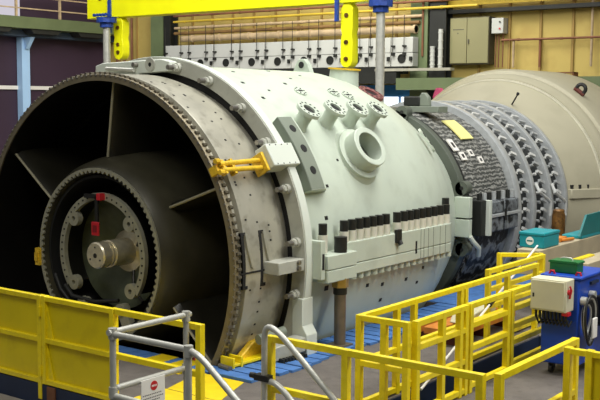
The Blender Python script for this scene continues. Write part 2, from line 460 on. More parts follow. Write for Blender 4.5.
f = MB(); f.box((-21.2, 22.97, 4.55), (-8.9, 23.38, 4.81)); struct(f.build('box_shadow_strip', 'blacksteel'))  # black strip standing in for the shade below the grey boxes

# electrical cabinet and switch box
t = thing('electrical_cabinet', (-6.45, 23.7, 4.86), 'beige two door electrical cabinet mounted high on the ochre wall', 'cabinet')
f = MB(); f.box((-7.25, 23.55, 4.88), (-5.68, 23.99, 6.57)); f.build('body', mat('cabinet_side', (78, 74, 56), .6), t)
for k, (a, b) in enumerate(((-7.23, -6.56), (-6.54, -5.7))):
    f = MB(); f.box((a, 23.5, 4.92), (b, 23.549, 6.54)); d = f.build('door', 'cabinet', t, .008)
    if k == 0:
        f = MB()
        for q in range(9): f.box((a + .12 + q * .05, 23.494, 6.12), (a + .155 + q * .05, 23.5, 6.15))
        f.box((a + .3, 23.494, 5.98), (a + .34, 23.5, 6.02)); f.build('lettering', 'label_grey', d)
    else:
        f = MB(); f.box((a + .05, 23.45, 5.62), (a + .09, 23.5, 5.78)); f.build('handle', 'bolt', d)
t = thing('switch_box', (-5.4, 23.7, 5.95), 'small grey switch box beside the beige electrical cabinet', 'box')
f = MB(); f.box((-5.63, 23.6, 5.95), (-5.17, 23.99, 6.5)); f.build('body', 'grey_box', t, .02)
for z in (6.12, 6.36):
    f = MB(); f.cyl((-5.3, 23.6, z), (-5.3, 23.56, z), .03, n=12); f.build('button', 'red' if z < 6.2 else 'blacksteel', t)
f = MB()
for k, x in enumerate((-5.54, -5.42, -5.26)): f.cyl((x, 23.8, 4.76), (x, 23.8, 5.94), .025, n=8)
tag(f.build('conduit', 'rust'), 'rusty conduit tubes dropping from the small switch box', 'conduit')

# ================================================================= TURBINE
T = thing('gas_turbine', (0, 6, -2.1), 'large pale grey gas turbine lying in the platform with open dark front duct', 'turbine')
# ---- front duct
f = MB(); f.lathe([(2.505, 0), (2.595, 0), (2.60, .02), (2.60, .08), (2.53, .1)], n=180)
n1 = len(f.bm.faces)
for k in range(160):
    th = k * 2.25; er, et, ey = frame(th); c = tp(2.582, th, .0)
    f.cyl(c - ey * .016, c + ey * .0, .017, n=8)
n2 = len(f.bm.faces)
for k in range(160):
    th = k * 2.25 + 1.1; f.cyl(tp(2.607, th, .03), tp(2.607, th, .1), .026, n=6)
lip = f.build('duct_lip', 'lip', T, more=((n1, 'bolt'), (n2, mat('dark_nut', (92, 86, 70), .5, .4))))
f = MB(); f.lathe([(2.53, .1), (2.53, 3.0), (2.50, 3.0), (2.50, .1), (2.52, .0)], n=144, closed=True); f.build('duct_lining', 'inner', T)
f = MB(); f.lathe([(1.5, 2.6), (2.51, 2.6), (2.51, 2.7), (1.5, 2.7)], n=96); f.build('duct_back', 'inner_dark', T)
# front shell
f = MB(); f.lathe([(2.54, .13), (2.545, .19), (2.605, .21), (2.61, .24), (2.61, .9), (2.585, 1.0), (2.50, 1.2), (2.54, 1.2), (2.54, .14)], n=160)
shell = f.build('front_shell', 'plate', T)
f = MB()
for k in range(60):
    th = random.uniform(-40, 130); y = random.choice((.3, .52, .75)); er, et, ey = frame(th)
    f.obox(tp(2.61, th, y), er, et, ey, (.005, .012, .015))
islands(f, 'rivet', 'dark', shell)
f = MB(); er, et, ey = frame(90); f.obox(tp(2.61, 90.3, .52), er, et, ey, (.008, .012, .42)); f.build('split_joint', 'dark', shell)
for y in (.19, .56):
    f = MB()
    for a, b in ((78.5, 79.5), (94.0, 95)): f.lathe([(2.58, y - .05), (2.618, y - .05), (2.618, y + .05), (2.58, y + .05)], a, b, 4)
    f.lathe([(2.58, y - .05), (2.616, y - .05), (2.616, y + .0), (2.58, y + .0)], 79, 94.5, 20)
    f.build('slot', 'dark', shell)
    f = MB()
    for i in range(10):
        a0 = 79 + i * 1.0; a1 = a0 + 1.0
        y0 = y + .02 + .1 * (i / 10) ** 2; y1 = y + .02 + .1 * ((i + 1) / 10) ** 2
        f.hexa([tp(2.6, a0, y0), tp(2.6, a1, y1), tp(2.6, a1, y1 + .05), tp(2.6, a0, y0 + .05), tp(2.64, a0, y0), tp(2.64, a1, y1), tp(2.64, a1, y1 + .05), tp(2.64, a0, y0 + .05)])
    f.build('strap', 'plate', shell)
# ---- struts and hub
f = MB(); f.lathe([(1.19, .0), (1.27, .0), (1.36, .12), (1.42, .35), (1.46, .8), (1.48, 2.65), (1.16, 2.65), (1.17, .1)], n=128)
hub = f.build('hub', 'hub', T)
f = MB()
nT = 84
ri = []; ro = []; rib = []; rob = []
for k in range(nT * 4):
    th = k * 360 / (nT * 4); q = k % 4
    rr = 1.228 if q in (0, 1) else 1.192
    ri.append(f.bm.verts.new(tp(rr, th, -.03))); ro.append(f.bm.verts.new(tp(1.265, th, -.03)))
    rib.append(f.bm.verts.new(tp(rr, th, .03))); rob.append(f.bm.verts.new(tp(1.265, th, .03)))
n_ = len(ri)
for k in range(n_):
    j = (k + 1) % n_
    f.bm.faces.new((ri[k], ri[j], ro[j], ro[k])); f.bm.faces.new((rib[k], rob[k], rob[j], rib[j]))
    f.bm.faces.new((ri[k], rib[k], rib[j], ri[j])); f.bm.faces.new((ro[k], ro[j], rob[j], rob[k]))
f.build('toothed_ring', 'hubring', hub)
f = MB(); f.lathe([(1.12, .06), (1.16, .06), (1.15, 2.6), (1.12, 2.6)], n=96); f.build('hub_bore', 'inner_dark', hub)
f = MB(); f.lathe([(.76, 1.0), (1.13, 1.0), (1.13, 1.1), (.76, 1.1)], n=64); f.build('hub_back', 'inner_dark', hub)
for k in range(6):
    th = k * 60 + 3.5; f = MB()
    er, et, ey = frame(th)
    P = []
    prof = [(0, .28), (.045, .36), (.07, .6), (.075, 1.1), (.05, 2.2), (-.05, 2.2), (-.075, 1.1), (-.07, .6), (-.045, .36)]
    rings = []
    for r, sw in ((1.34, 0), (1.5, 0), (1.9, 0), (2.3, 0), (2.515, -.02)):
        w = 1.0 + (.9 if r < 1.4 else (.25 if r < 1.6 else (.35 if r > 2.4 else 0)))
        rings.append([f.bm.verts.new(Vector((0, 0, H)) + er * r + et * (a * w - (2.515 - r) * .13) + ey * (b + (2.515 - r) * .06 - .08)) for a, b in prof])
    for A, B in zip(rings, rings[1:]):
        for i in range(len(prof)):
            j = (i + 1) % len(prof); f.bm.faces.new((A[i], A[j], B[j], B[i]))
    st = f.build('strut', 'strut', T)
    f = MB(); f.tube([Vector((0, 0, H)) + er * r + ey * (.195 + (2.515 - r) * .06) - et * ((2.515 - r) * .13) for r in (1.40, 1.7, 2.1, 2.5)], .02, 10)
    f.build('lit_edge_strip', 'edge', st)  # added strip, its pale colour paints the lit front of the strut
# bearing ring with four eye lugs
f = MB(); f.lathe([(.80, .05), (.90, .05), (.90, .12), (.80, .12)], -125, 125, 90)
for th in (-50, 50, 128, -128):
    er, et, ey = frame(th)
    f.spin([(.035, 0), (.11, 0), (.11, .09), (.035, .09)], tp(.76, th, .045), ey, 20)
n1 = len(f.bm.faces)
for k in range(34):
    th = -118 + k * 7.1; f.cyl(tp(.85, th, .04), tp(.85, th, .06), .013, n=8)
br = f.build('bearing_ring', 'hubring', T, more=((n1, 'dark'),))
f = MB(); f.lathe([(.83, .125), (.88, .125), (.88, .8), (.83, .8)], -125, 125, 90); f.build('bearing_shell', 'inner', br)
f = MB(); f.lathe([(.30, .62), (.6, .5), (.8, .42), (.84, .42), (.84, .5), (.6, .6), (.3, .72)], n=64); f.build('bearing_dish', mat('olive_dish', (84, 90, 70), .36, .3, .25, 4), T)
f = MB()
for th, w in ((152, .09), (-152, .09)):
    er, et, ey = frame(th); f.obox(tp(.98, th, .1), er, et, ey, (.18, w, .05)); f.cyl(tp(.86, th, .02), tp(.86, th, .16), .09, n=16)
islands(f, 'bearing_foot', 'hubring', T)
# shaft
f = MB(); f.spin([(.0, 0), (.175, 0), (.195, .02), (.195, .16), (.18, .165), (.18, .185), (.2, .19), (.2, .195), (.185, .23), (.185, .25), (.2, .255), (.2, .62), (.31, .64), (.33, .68), (.33, .8), (.38, .82), (.38, 1.1), (.0, 1.1)], (0, -.06, H), (0, 1, 0), 48, closed=False)
sh = f.build('shaft', 'steel', T)
f = MB(); f.cyl((0, -.064, H), (0, -.05, H), .035, n=16)
for k in range(3): 
    a = math.radians(90 + 120 * k); f.cyl((.12 * math.cos(a), -.064, H + .12 * math.sin(a)), (.12 * math.cos(a), -.05, H + .12 * math.sin(a)), .014, n=10)
f.build('centre_hole', 'dark', sh)
f = MB(); f.tube([(.28, .55, 1.75), (.42, .5, 1.85), (.5, .4, 1.6), (.45, .35, 1.4)], .03); f.tube([(.2, .5, 1.0), (.3, .4, .75), (.55, .35, .6)], .025); islands(f, 'oil_tube', 'strut', T)
f = MB(); f.tube([(-.75, .02, .75), (-.55, -.02, .62), (-.2, .1, .55), (.2, .2, .6)], .03); f.tube([(-.95, .0, .9), (-.8, -.03, .7), (-.6, .0, .5)], .025); islands(f, 'hose', 'black', T)
f = MB(); f.obox(tp(1.29, -96, -.03), (1, 0, 0), (0, 1, 0), (0, 0, 1), (.05, .04, .13)); f.obox(tp(1.29, -96, -.08), (1, 0, 0), (0, 1, 0), (0, 0, 1), (.03, .02, .06)); f.build('edge_clip', 'amber', T)

# ---- front flange
f = MB(); f.lathe([(2.66, 1.14), (2.875, 1.14), (2.875, 1.17), (2.70, 1.32), (2.66, 1.32)], n=160); fl = f.build('front_flange', 'flange', T)
f = MB(); f.lathe([(2.70, 1.165), (2.885, 1.165), (2.89, 1.18), (2.89, 1.31), (2.875, 1.325), (2.70, 1.325)], n=160); f.build('flange_rim', 'rim', fl)
f = MB(); f.lathe([(2.50, 1.19), (2.70, 1.19), (2.70, 1.3), (2.50, 1.3)], n=120); f.build('flange_gap', 'inner_dark', fl)
def stud(th, parent):
    er, et, ey = frame(th); c = tp(2.765, th, 1.14)
    f = MB(); f.cyl(c, c - ey * .07, .068, n=20); f.spin([(.001, .0), (.058, 0), (.058, .05), (.04, .06), (.001, .06)], c - ey * .07, -ey, 6, closed=False)
    s = f.build('flange_stud', 'flange', parent)
    f = MB(); f.cyl(c - ey * .12, c - ey * .24, .036, n=14); f.build('stud_end', 'bolt', s)
for th in (-4, 11, 24.5, 39.5, 53, 68, 83.5, 98.5, -25, -40, -60, -80, 113): stud(th, fl)
# arm across the top of the flange
f = MB()
f.prism([(-1.28, 3.98), (-1.28, 4.08), (-1.12, 4.12), (.15, 4.16), (.32, 4.12), (.32, 3.98), (-.3, 3.95), (-.38, 3.86), (-.62, 3.86), (-.95, 3.86), (-.95, 3.98), (-1.12, 3.98), (-1.12, 3.76), (-1.28, 3.76)][::-1], (.17, .98, -.05), (1, 0, 0), (0, 0, 1), (0, 1, 0), .32)
arm = f.build('flange_arm', 'rim', fl, .015)
f = MB(); f.spin([(.035, 0), (.1, 0), (.1, .02), (.035, .02)], (.1, .98, 4.03), (0, -1, 0), 24); f.build('eye', 'flange', arm)
f = MB(); f.cyl((.1, .975, 4.03), (.1, .97, 4.03), .035, n=16)
for k in range(6): f.cyl((-.72 + k * .06, .975, 3.88), (-.72 + k * .06, .97, 3.88), .018, n=8)
f.build('eye_hole', 'dark', arm)
f = MB(); f.cyl((-.8, .93, 3.98), (-.2, .93, 3.95), .03, n=12); f.build('pin_bar', 'galv', arm)
# lug for the yellow clamp
er, et, ey = frame(59)
f = MB(); f.obox(tp(2.84, 59, 1.09), er, et, ey, (.11, .17, .29)); lug = f.build('clamp_lug', 'rim', fl, .015)
f = MB()
for a in (-1, 1):
    for k in range(4): f.cyl(tp(2.95, 59 + a * 2.8, .88 + k * .13), tp(2.956, 59 + a * 2.8, .88 + k * .13), .011, n=8)
islands(f, 'lug_screw', 'dark', lug)
# small side block by the straps
f = MB(); f.box((2.6, .58, 1.2), (2.86, 1.15, 1.37)); blk = f.build('guide_block', 'flange', fl, .012)
f = MB()
for z in (1.25, 1.33): f.cyl((2.8, 1.0, z), (2.9, 1.0, z), .03, n=12)
islands(f, 'block_screw', 'bolt', blk)
# flange foot
f = MB(); f.prism([(2.68, .0), (2.94, .0), (2.94, .28), (2.86, .4), (2.86, .78), (2.68, .78)], (0, 1.11, .03), (1, 0, 0), (0, 0, 1), (0, 1, 0), .24); f.build('flange_foot', 'rim', fl, .01)

# ---- main casing
f = MB(); f.lathe([(2.70, 1.3), (2.76, 1.32), (2.765, 3.0), (2.76, 4.7), (2.70, 5.1), (2.55, 5.65), (2.30, 6.35), (2.02, 7.0), (1.95, 7.2), (1.85, 7.2), (1.9, 6.9), (2.6, 4.8), (2.6, 1.3)], n=160)
cas = f.build('main_casing', 'casing', T, sharp=20)
def rc(y):
    P = [(1.3, 2.76), (3, 2.765), (4.7, 2.76), (5.1, 2.70), (5.65, 2.55), (6.35, 2.30), (7.0, 2.02), (7.2, 1.95)]
    for (a, ra), (b, rb) in zip(P, P[1:]):
        if a <= y <= b: return ra + (rb - ra) * (y - a) / (b - a)
    return 2.76
f = MB()
for th, y, rr in ((61, 1.93, .03), (60.4, 2.56, .022), (68.4, 2.07, .028), (77.9, 1.87, .035), (25, 1.84, .03), (34.4, 1.84, .03), (25, 2.87, .03), (10, 3.3, .03), (14, 2.2, .025), (101.3, 2.95, .035), (102.3, 3.39, .035),
                  (102.7, 4.11, .035), (98.9, 1.85, .045), (108, 3.45, .035), (30, 2.2, .02), (16, 3.8, .02), (100, 4.6, .03), (105, 4.5, .03), (20, 3.3, .02)):
    er, et, ey = frame(th); f.obox(tp(rc(y), th, y), er, et, ey, (.006, rr * .8, rr))
islands(f, 'port_hole', 'dark', cas)
# arched pad with three holes
f = MB(); f.lathe([(2.70, 1.46), (2.93, 1.46), (2.93, 1.80), (2.78, 1.98), (2.70, 1.98)], 46.5, 70, 24); pad = f.build('arched_pad', 'casing', cas, .008)
f = MB(); f.lathe([(2.72, 1.452), (2.925, 1.452), (2.935, 1.46), (2.937, 1.76), (2.72, 1.76)], 46.8, 69.7, 24); f.build('pad_face', 'casing_dark', pad)
f = MB()
for th in (51, 57.6, 64.3): f.cyl(tp(2.93, th, 1.62), tp(2.942, th, 1.62), .062, n=18)
islands(f, 'pad_hole', 'dark', pad)
# nozzles
def nozzle(y, th, rb, rt, rf, m='casing', lean=None):
    er, et, ey = frame(th); d = frame(lean if lean is not None else th)[0]; b = tp(rb, th, y)
    Lh = rt - rb
    f = MB(); f.spin([(rf * .95, -.2), (rf * .7, .02), (rf * .58, Lh * .4), (rf * .62, Lh - .05), (rf * .45, Lh - .05), (rf * .45, -.12)], b, d, 28); nz = f.build('nozzle', 'casing', cas)
    f = MB(); f.spin([(rf * .52, Lh - .06), (rf, Lh - .06), (rf, Lh), (rf * .52, Lh)], b, d, 28); f.build('nozzle_flange', m, nz, .004)
    f = MB(); f.cyl(b + d * (Lh - .05), b + d * (Lh - .03), rf * .52, n=24)
    a = d.orthogonal().normalized(); c = d.cross(a)
    for k in range(12):
        t_ = 2 * PI * k / 12; q = b + (a * math.cos(t_) + c * math.sin(t_)) * rf * .8
        f.cyl(q + d * (Lh - .001), q + d * (Lh + .004), rf * .09, n=8)
    f.build('nozzle_bore', 'dark', nz)
for y, th in ((2.1, 47.5), (2.8, 46.8), (3.4, 46.9), (3.96, 47.3)): nozzle(y, th, 2.72, 3.08, .19, lean=37)
nozzle(5.2, 28, 2.52, 2.72, .24, 'darkred')
# large manifold mouth
er, et, ey = frame(59.5); d = (er - ey * .08).normalized(); b = tp(2.66, 59.5, 3.1)
f = MB(); f.spin([(.52, 0), (.45, .1), (.42, .15), (.235, .15), (.235, 0)], b, d, 40); mn = f.build('manifold_base', 'casing', cas)
f = MB(); f.spin([(.235, .1), (.42, .12), (.42, .2), (.33, .2), (.33, .42), (.32, .43), (.235, .43), (.235, .1)], b, d, 40); f.build('manifold_neck', 'casing', mn, .006)
f = MB(); f.cyl(b + d * .12, b + d * .14, .24, n=30); f.build('manifold_bore', mat('bore_grey', (70, 72, 66), .6), mn)
# cover discs
for y, th in ((2.95, 30.5), (4.14, 32.6), (3.84, 30.8)):
    er, et, ey = frame(th); f = MB(); f.cyl(tp(2.755, th, y), tp(2.785, th, y), .115, n=24); cv = f.build('cover_disc', 'casing', cas, .004)
    f = MB()
    for k in range(8):
        t_ = 2 * PI * k / 8; q = tp(2.785, th, y) + et * (.09 * math.cos(t_)) + ey * (.09 * math.sin(t_)); f.cyl(q, q + er * .006, .014, n=6)
    f.obox(tp(2.785, th, y), er, et, ey, (.006, .02, .05)); f.build('cover_screws', 'dark', cv)
# lifting eye and hatch ring on the crown
f = MB(); f.prism([(-.2, 0), (.2, 0), (.14, .16), (.06, .26), (-.06, .26), (-.14, .16)], (0, 4.85, 4.0), (1, 0, 0), (0, 0, 1), (0, 1, 0), .12); le = f.build('lifting_eye', 'casing', cas, .01)
f = MB(); f.cyl((0, 4.845, 4.15), (0, 4.84, 4.15), .06, n=16); f.build('eye_hole', 'dark', le)
f = MB(); er, et, ey = frame(4)
f.spin([(.24, 0), (.3, -.1), (.27, .38), (.24, .38)], tp(2.45, 2, 6.05), er, 30); hr = f.build('hatch_collar', 'casing', cas)
f = MB(); f.spin([(.24, .38), (.31, .38), (.31, .41), (.24, .41)], tp(2.45, 2, 6.05), er, 30); f.build('hatch_rim', 'amber', hr)
f = MB(); f.cyl(tp(2.5, 2, 6.1), tp(2.54, 2, 6.1), .24, n=24); f.build('hatch_bore', 'dark', hr)
# slotted plate, end arc and raised edge near the rear
er, et, ey = frame(55); 
f = MB(); c = tp(rc(5.9) + .075, 52, 5.9)
ax = (et * .9 + ey * .2).normalized(); nrm = (er + ey * .38).normalized(); bx = nrm.cross(ax)
f.obox(c, ax, bx, nrm, (.17, .075, .02)); f.cyl(c - nrm * .02 + ax * .17, c + nrm * .02 + ax * .17, .075, n=16); f.cyl(c - nrm * .02 - ax * .17, c + nrm * .02 - ax * .17, .075, n=16)
sp = f.build('eyelet_plate', 'casing', cas)
f = MB()
for s_ in (-.1, .1): f.cyl(c + ax * s_, c + ax * s_ + nrm * .026, .048, n=12)
islands(f, 'eyelet', 'dark', sp)
# ---- horizontal joint flange with its studs
def sideblock(f, z0, z1, y0, y1, x1=2.96):
    pts = [(2.5, y0), (x1, y0), (x1, y1 - .25), (x1 - .05, y1 - .1), (x1 - .16, y1), (2.5, y1 + .1)]
    f.prism(pts, (0, 0, z0), (1, 0, 0), (0, 1, 0), (0, 0, 1), z1 - z0)
f = MB(); sideblock(f, 1.182, 1.50, 2.0, 5.3); f.box((2.6, 1.42, 1.182), (3.06, 2.14, 1.38)); uj = f.build('upper_joint_flange', 'casing', cas, .01)
f = MB(); sideblock(f, 1.02, 1.172, 2.0, 5.3); f.box((2.6, 1.42, 1.0), (3.06, 2.14, 1.172)); lj = f.build('lower_joint_flange', 'casing', cas, .01)
f = MB(); f.box((2.7, 1.30, 1.06), (3.03, 1.4, 1.6)); jl = f.build('joint_end_plate', 'casing', cas, .01)
f = MB(); f.box((3.03, 1.325, 1.2), (3.034, 1.375, 1.42)); f.box((2.955, 3.94, 1.12), (2.964, 3.99, 1.32)); islands(f, 'joint_slot', 'dark', jl)
f = MB()
for y in (4.1, 4.2, 4.34, 4.5, 4.72, 4.9): f.box((2.955, y, 1.03), (2.963, y + .012, 1.49))
f.build('joint_groove', 'casing_dark', uj)
ys_ = [1.54, 2.06, 2.26, 2.45, 2.63, 2.82, 2.99, 3.18, 3.5, 3.71, 3.89, 4.07, 4.26, 4.45, 4.65, 4.85, 5.05]
first = None
for y in ys_:
    if first is None:
        f = MB(); f.cyl((2.88, y, 1.40), (2.88, y, 1.655), .07, n=18); first = f.build('joint_stud', 'sleeve', cas)
        f = MB(); f.cyl((2.88, y, 1.655), (2.88, y, 1.81), .062, n=18); f.build('stud_cap', 'black', first)
        y_first = y
    else:
        c = dup(first, (0, y - y_first, 0), cas)
for (x, y, z) in ((2.72, 5.32, 1.62),):
    c = dup(first, (x - 2.88, y - y_first, .08), cas)
lo = None
for k in range(17):
    y = 2.12 + k * .19
    if lo is None:
        f = MB(); f.cyl((2.86, y, 1.03), (2.86, y, .93), .065, n=14); lo = f.build('lower_nut', 'casing', cas); y_lo = y
    else: dup(lo, (0, y - y_lo, 0), cas)
f = MB(); f.box((2.95, 3.32, 1.36), (3.0, 3.46, 1.56)); f.cyl((3.0, 3.39, 1.38), (3.03, 3.39, 1.33), .04, n=12); f.build('hose_clip', 'black', uj)
# support leg on the near side
lg = MB(); lg.cyl((2.95, 1.88, .05), (2.95, 1.88, .92), .085, n=20); leg = lg.build('support_leg', 'brown_steel', T)
f = MB(); f.cyl((2.95, 1.88, 1.37), (2.95, 1.88, 1.6), .092, n=24); f.build('leg_nut', 'black', leg)
f = MB(); f.cyl((2.95, 1.88, .88), (2.95, 1.88, 1.02), .12, n=6); f.build('leg_collar', 'brass', leg)
f = MB(); f.cyl((2.95, 1.88, .78), (2.95, 1.88, .88), .1, n=20); f.build('leg_sleeve', 'black', leg)
f = MB(); f.box((2.81, 1.74, .026), (3.09, 2.02, .06)); f.build('leg_base', 'brown_steel', leg)
for k, (y, r, m) in enumerate(((3.2, 2.6, 'pit'), (10.0, 2.1, 'pit'))):
    f = MB(); f.prism([(-1.6, -2.1), (1.6, -2.1), (1.3, H - math.sqrt(r * r - 1.69)), (.6, H - math.sqrt(r * r - .36)), (-.6, H - math.sqrt(r * r - .36)), (-1.3, H - math.sqrt(r * r - 1.69))], (0, y, 0), (1, 0, 0), (0, 0, 1), (0, 1, 0), .5); f.build('saddle', m, T)

# ---- rear flange
f = MB(); f.lathe([(1.80, 7.14), (2.14, 7.14), (2.15, 7.2), (2.15, 7.3), (1.80, 7.3)], n=128); rf = f.build('rear_flange', 'flange_grey', T, .006)
f = MB(); f.lathe([(2.0, 7.33), (2.13, 7.33), (2.13, 7.41), (2.0, 7.41)], n=128); f.build('rear_rim', 'drum', rf)
for th, m in ((73, 'flange_grey'), (104, 'flange_grey'), (20, 'flange_grey')):
    er, et, ey = frame(th); f = MB(); f.cyl(tp(2.16, th, 7.1), tp(2.16, th, 7.3), .13, n=20); f.obox(tp(2.06, th, 7.2), er, et, ey, (.1, .15, .1)); l_ = f.build('flange_ear', m, rf)
    f = MB(); f.cyl(tp(2.17, th, 7.09), tp(2.17, th, 7.11), .035, n=14); f.build('ear_hole', 'dark', l_)
f = MB(); f.box((1.98, 7.0, 1.36), (2.3, 7.12, 1.75)); f.box((1.98, 7.0, 1.0), (2.3, 7.12, 1.33)); f.build('edge_block', 'casing', rf, .01)
f = MB(); f.tube([(2.3, 7.05, 1.02), (2.34, 7.1, .92), (2.36, 7.3, .78), (2.3, 7.4, .62)], .045); f.build('edge_pipe', 'rim', rf)
# ---- compressor casing
f = MB(); f.lathe([(2.02, 7.4), (2.10, 7.45), (2.14, 7.8), (2.15, 9.05), (2.05, 9.1), (1.9, 9.1), (1.9, 7.4)], n=128); comp = f.build('compressor_casing', 'quilt', T)
f = MB(); f.lathe([(2.1, 7.5), (2.17, 7.5), (2.17, 9.0), (2.1, 9.0)], 97, 200, 48); f.build('lower_insulation', 'quilt2', comp)
for th, y, w, l in ((56, 7.07 + .6, .09, .1), (54.5, 8.05, .075, .085), (59, 8.3, .075, .085), (49, 7.55, .14, .1)):
    er, et, ey = frame(th); f = MB(); f.obox(tp(2.15, th, y), er, et, ey, (.012, w, l)); lb = f.build('label_patch', 'white', comp)
    f = MB(); f.obox(tp(2.16, th, y), er, et, ey, (.006, w * .45, l * .4)); f.build('patch_mark', 'drum', lb)
# insulation boxes along the joint
for (y0, y1, z0, z1) in ((7.72, 8.35, 1.38, 1.62), (8.38, 9.0, 1.38, 1.62), (7.72, 8.35, 1.02, 1.30), (8.38, 9.0, 1.02, 1.30)):
    f = MB(); f.box((1.95, y0, z0), (2.36, y1, z1)); f.build('insulation_box', 'quilt2', comp, .03)
f = MB(); f.box((1.95, 7.7, 1.31), (2.4, 9.05, 1.37)); f.build('joint_ledge', 'ring', comp, .01)
f = MB(); f.box((2.0, 7.4, .98), (2.34, 7.6, 1.66)); f.build('side_block', 'blacksteel', comp, .01)
f = MB(); f.box((2.3, 7.6, .98), (2.42, 7.7, 1.66)); sp = f.build('side_plate', 'rim', comp, .01)
for k in range(8):
    y = 7.55 + k * .2
    f = MB(); f.cyl((2.22, y, 1.6), (2.22, y, 1.78), .05, n=12); f.build('compressor_stud', 'ring' if k % 2 else 'blacksteel', comp)
f = MB(); f.box((2.4, 8.28, 1.22), (2.41, 8.36, 1.46)); f.build('ledge_slot', 'dark', comp)
# ---- guide vane section: drum, rings and levers
f = MB(); f.lathe([(2.12, 9.05), (2.12, 11.75), (1.9, 11.75), (1.9, 9.05)], n=96); drum = f.build('vane_drum', 'drum', T)
def vane_ring(y, r, w, m='ring'):
    f = MB(); f.lathe([(2.1, y - w), (r, y - w), (r + .01, y - w + .02), (r + .01, y + w - .02), (r, y + w), (2.1, y + w)], n=128)
    return f.build('vane_ring', m, drum)
R1 = vane_ring(9.2, 2.27, .13); R2 = vane_ring(10.0, 2.26, .09); R3 = vane_ring(10.85, 2.27, .09); R4 = vane_ring(11.62, 2.28, .08)
for ring, y, kk in ((R1, 9.55, 0), (R2, 10.42, 1), (R3, 11.22, 2)):
    f = MB(); f.lathe([(2.1, y - .2), (2.15, y - .2), (2.15, y - .17), (2.1, y - .17)], n=96); f.build('inner_hoop', 'blacksteel', ring)
    for k in range(38):
        th = -20 + k * 5.2 + kk * 1.7
        er, et, ey = frame(th); s_ = (ey + et * .35).normalized(); q = er.cross(s_)
        f = MB(); f.obox(tp(2.22, th, y + .12), er, s_, q, (.03, .1, .03)); f.cyl(tp(2.1, th + .6, y - .1), tp(2.24, th + .6, y - .1), .032, n=8); f.build('lever', 'lever' if k % 2 else 'ring', ring)
for y0, z in ((10.0, 1.62), (10.82, 1.56)):
    f = MB(); f.tube([(2.26, y0, z + .22), (2.34, y0, z + .05), (2.36, y0 + .55, z - .2), (2.34, y0 + .6, z - .5)], .035); f.build('actuator_link', 'lever', drum)
# ---- exhaust casing, the big cone
f = MB(); f.lathe([(1.9, 11.74), (2.27, 11.74), (2.29, 11.8), (2.76, 12.52), (2.79, 12.58), (2.82, 12.58), (2.90, 12.75), (2.93, 12.80), (2.93, 12.95), (3.0, 12.98), (3.05, 13.1), (3.05, 15.4), (2.9, 15.4), (2.9, 13.2), (2.0, 11.9)], n=180); ex = f.build('exhaust_cone', 'disc', T)
f = MB(); f.lathe([(2.755, 12.50), (2.785, 12.505), (2.80, 12.57), (2.76, 12.57)], n=180); f.build('cone_bead', mat('bead', (196, 192, 170), .35), ex)
cone = lambda r: 11.8 + (r - 2.29) * (.72 / .47)
f = MB()
f.hexa([tp(2.2, 89, 11.86)] * 0 or [(2.1, 11.76, 1.38), (2.34, 11.76, 1.38), (3.05, 12.95, 1.38), (2.6, 12.95, 1.38), (2.1, 11.76, 1.6), (2.34, 11.76, 1.6), (3.05, 12.95, 1.6), (2.6, 12.95, 1.6)])
sf = f.build('split_flange', 'disc', ex, .02)
f = MB()
for k in range(6):
    x = 2.3 + k * .105; y = 11.85 + k * .19; f.cyl((x, y, 1.59), (x, y, 1.69), .04, n=10)
f.build('split_bolts', 'dark', sf)
f = MB(); c0 = tp(2.34, 20, cone(2.34) - .02)
f.cyl(c0, c0 + Vector((.25, -.25, .22)), .018, n=8); f.cyl(c0 + Vector((.25, -.25, .22)), c0 + Vector((.27, -.27, .25)), .035, n=8); f.build('probe_rod', 'dark', ex)

# ================================================================= LOOSE PIECES ON THE TURBINE
t = thing('alignment_clamp', tuple(tp(2.75, 60, .4)), 'yellow screw clamp bridging the dark duct lip and the white lug', 'clamp')
er, et, ey = frame(60)
f = MB()
for s_ in (-.055, .055): f.cyl(tp(2.76, 60, -.05) + et * s_ * .8, tp(2.78, 60, .78) + et * s_, .034, n=12)
islands(f, 'rod', 'amber', t)
f = MB(); f.obox(tp(2.76, 60, .76), er, et, ey, (.11, .14, .025)); f.build('end_plate', 'amber', t, .008)
f = MB(); f.obox(tp(2.73, 60, .02), er, et, ey, (.05, .1, .022)); f.obox(tp(2.73, 60, .2), er, et, ey, (.05, .11, .025)); f.obox(tp(2.66, 60, -.06), er, et, ey, (.07, .06, .03)); islands(f, 'jaw', 'amber', t, bevel=.006)
f = MB()
for a in (-.08, .08): f.cyl(tp(2.78, 60, -.05) + et * a, tp(2.78, 60, -.13) + et * a, .035, n=6)
islands(f, 'nut', 'amber', t)

f = MB(); er, et, ey = frame(38.5)
f.lathe([(2.165, 8.0), (2.19, 8.0), (2.19, 8.5), (2.165, 8.5)], 31, 46, 14)
tag(f.build('protective_sheet', 'pale_yellow'), 'pale yellow sheet lying over the dark insulated compressor casing', 'sheet')
t = thing('saddle_bracket', (.7, 7.9, 3.3), 'grey bracket with rounded end plate on top of the compressor', 'bracket')
f = MB(); f.box((.3, 7.72, 3.3), (1.2, 8.1, 3.42)); f.build('base', 'casing_dark', t, .01)
f = MB(); f.box((.36, 7.78, 3.42), (.74, 8.05, 3.62)); f.build('block', 'blacksteel', t, .03)
f = MB(); f.prism([(0, 0), (.26, 0), (.24, .18), (.16, .27), (.08, .27), (.0, .14)], (.68, 7.8, 3.42), (1, 0, 0), (0, 0, 1), (0, 1, 0), .12); f.build('end_plate', 'casing_dark', t, .02)
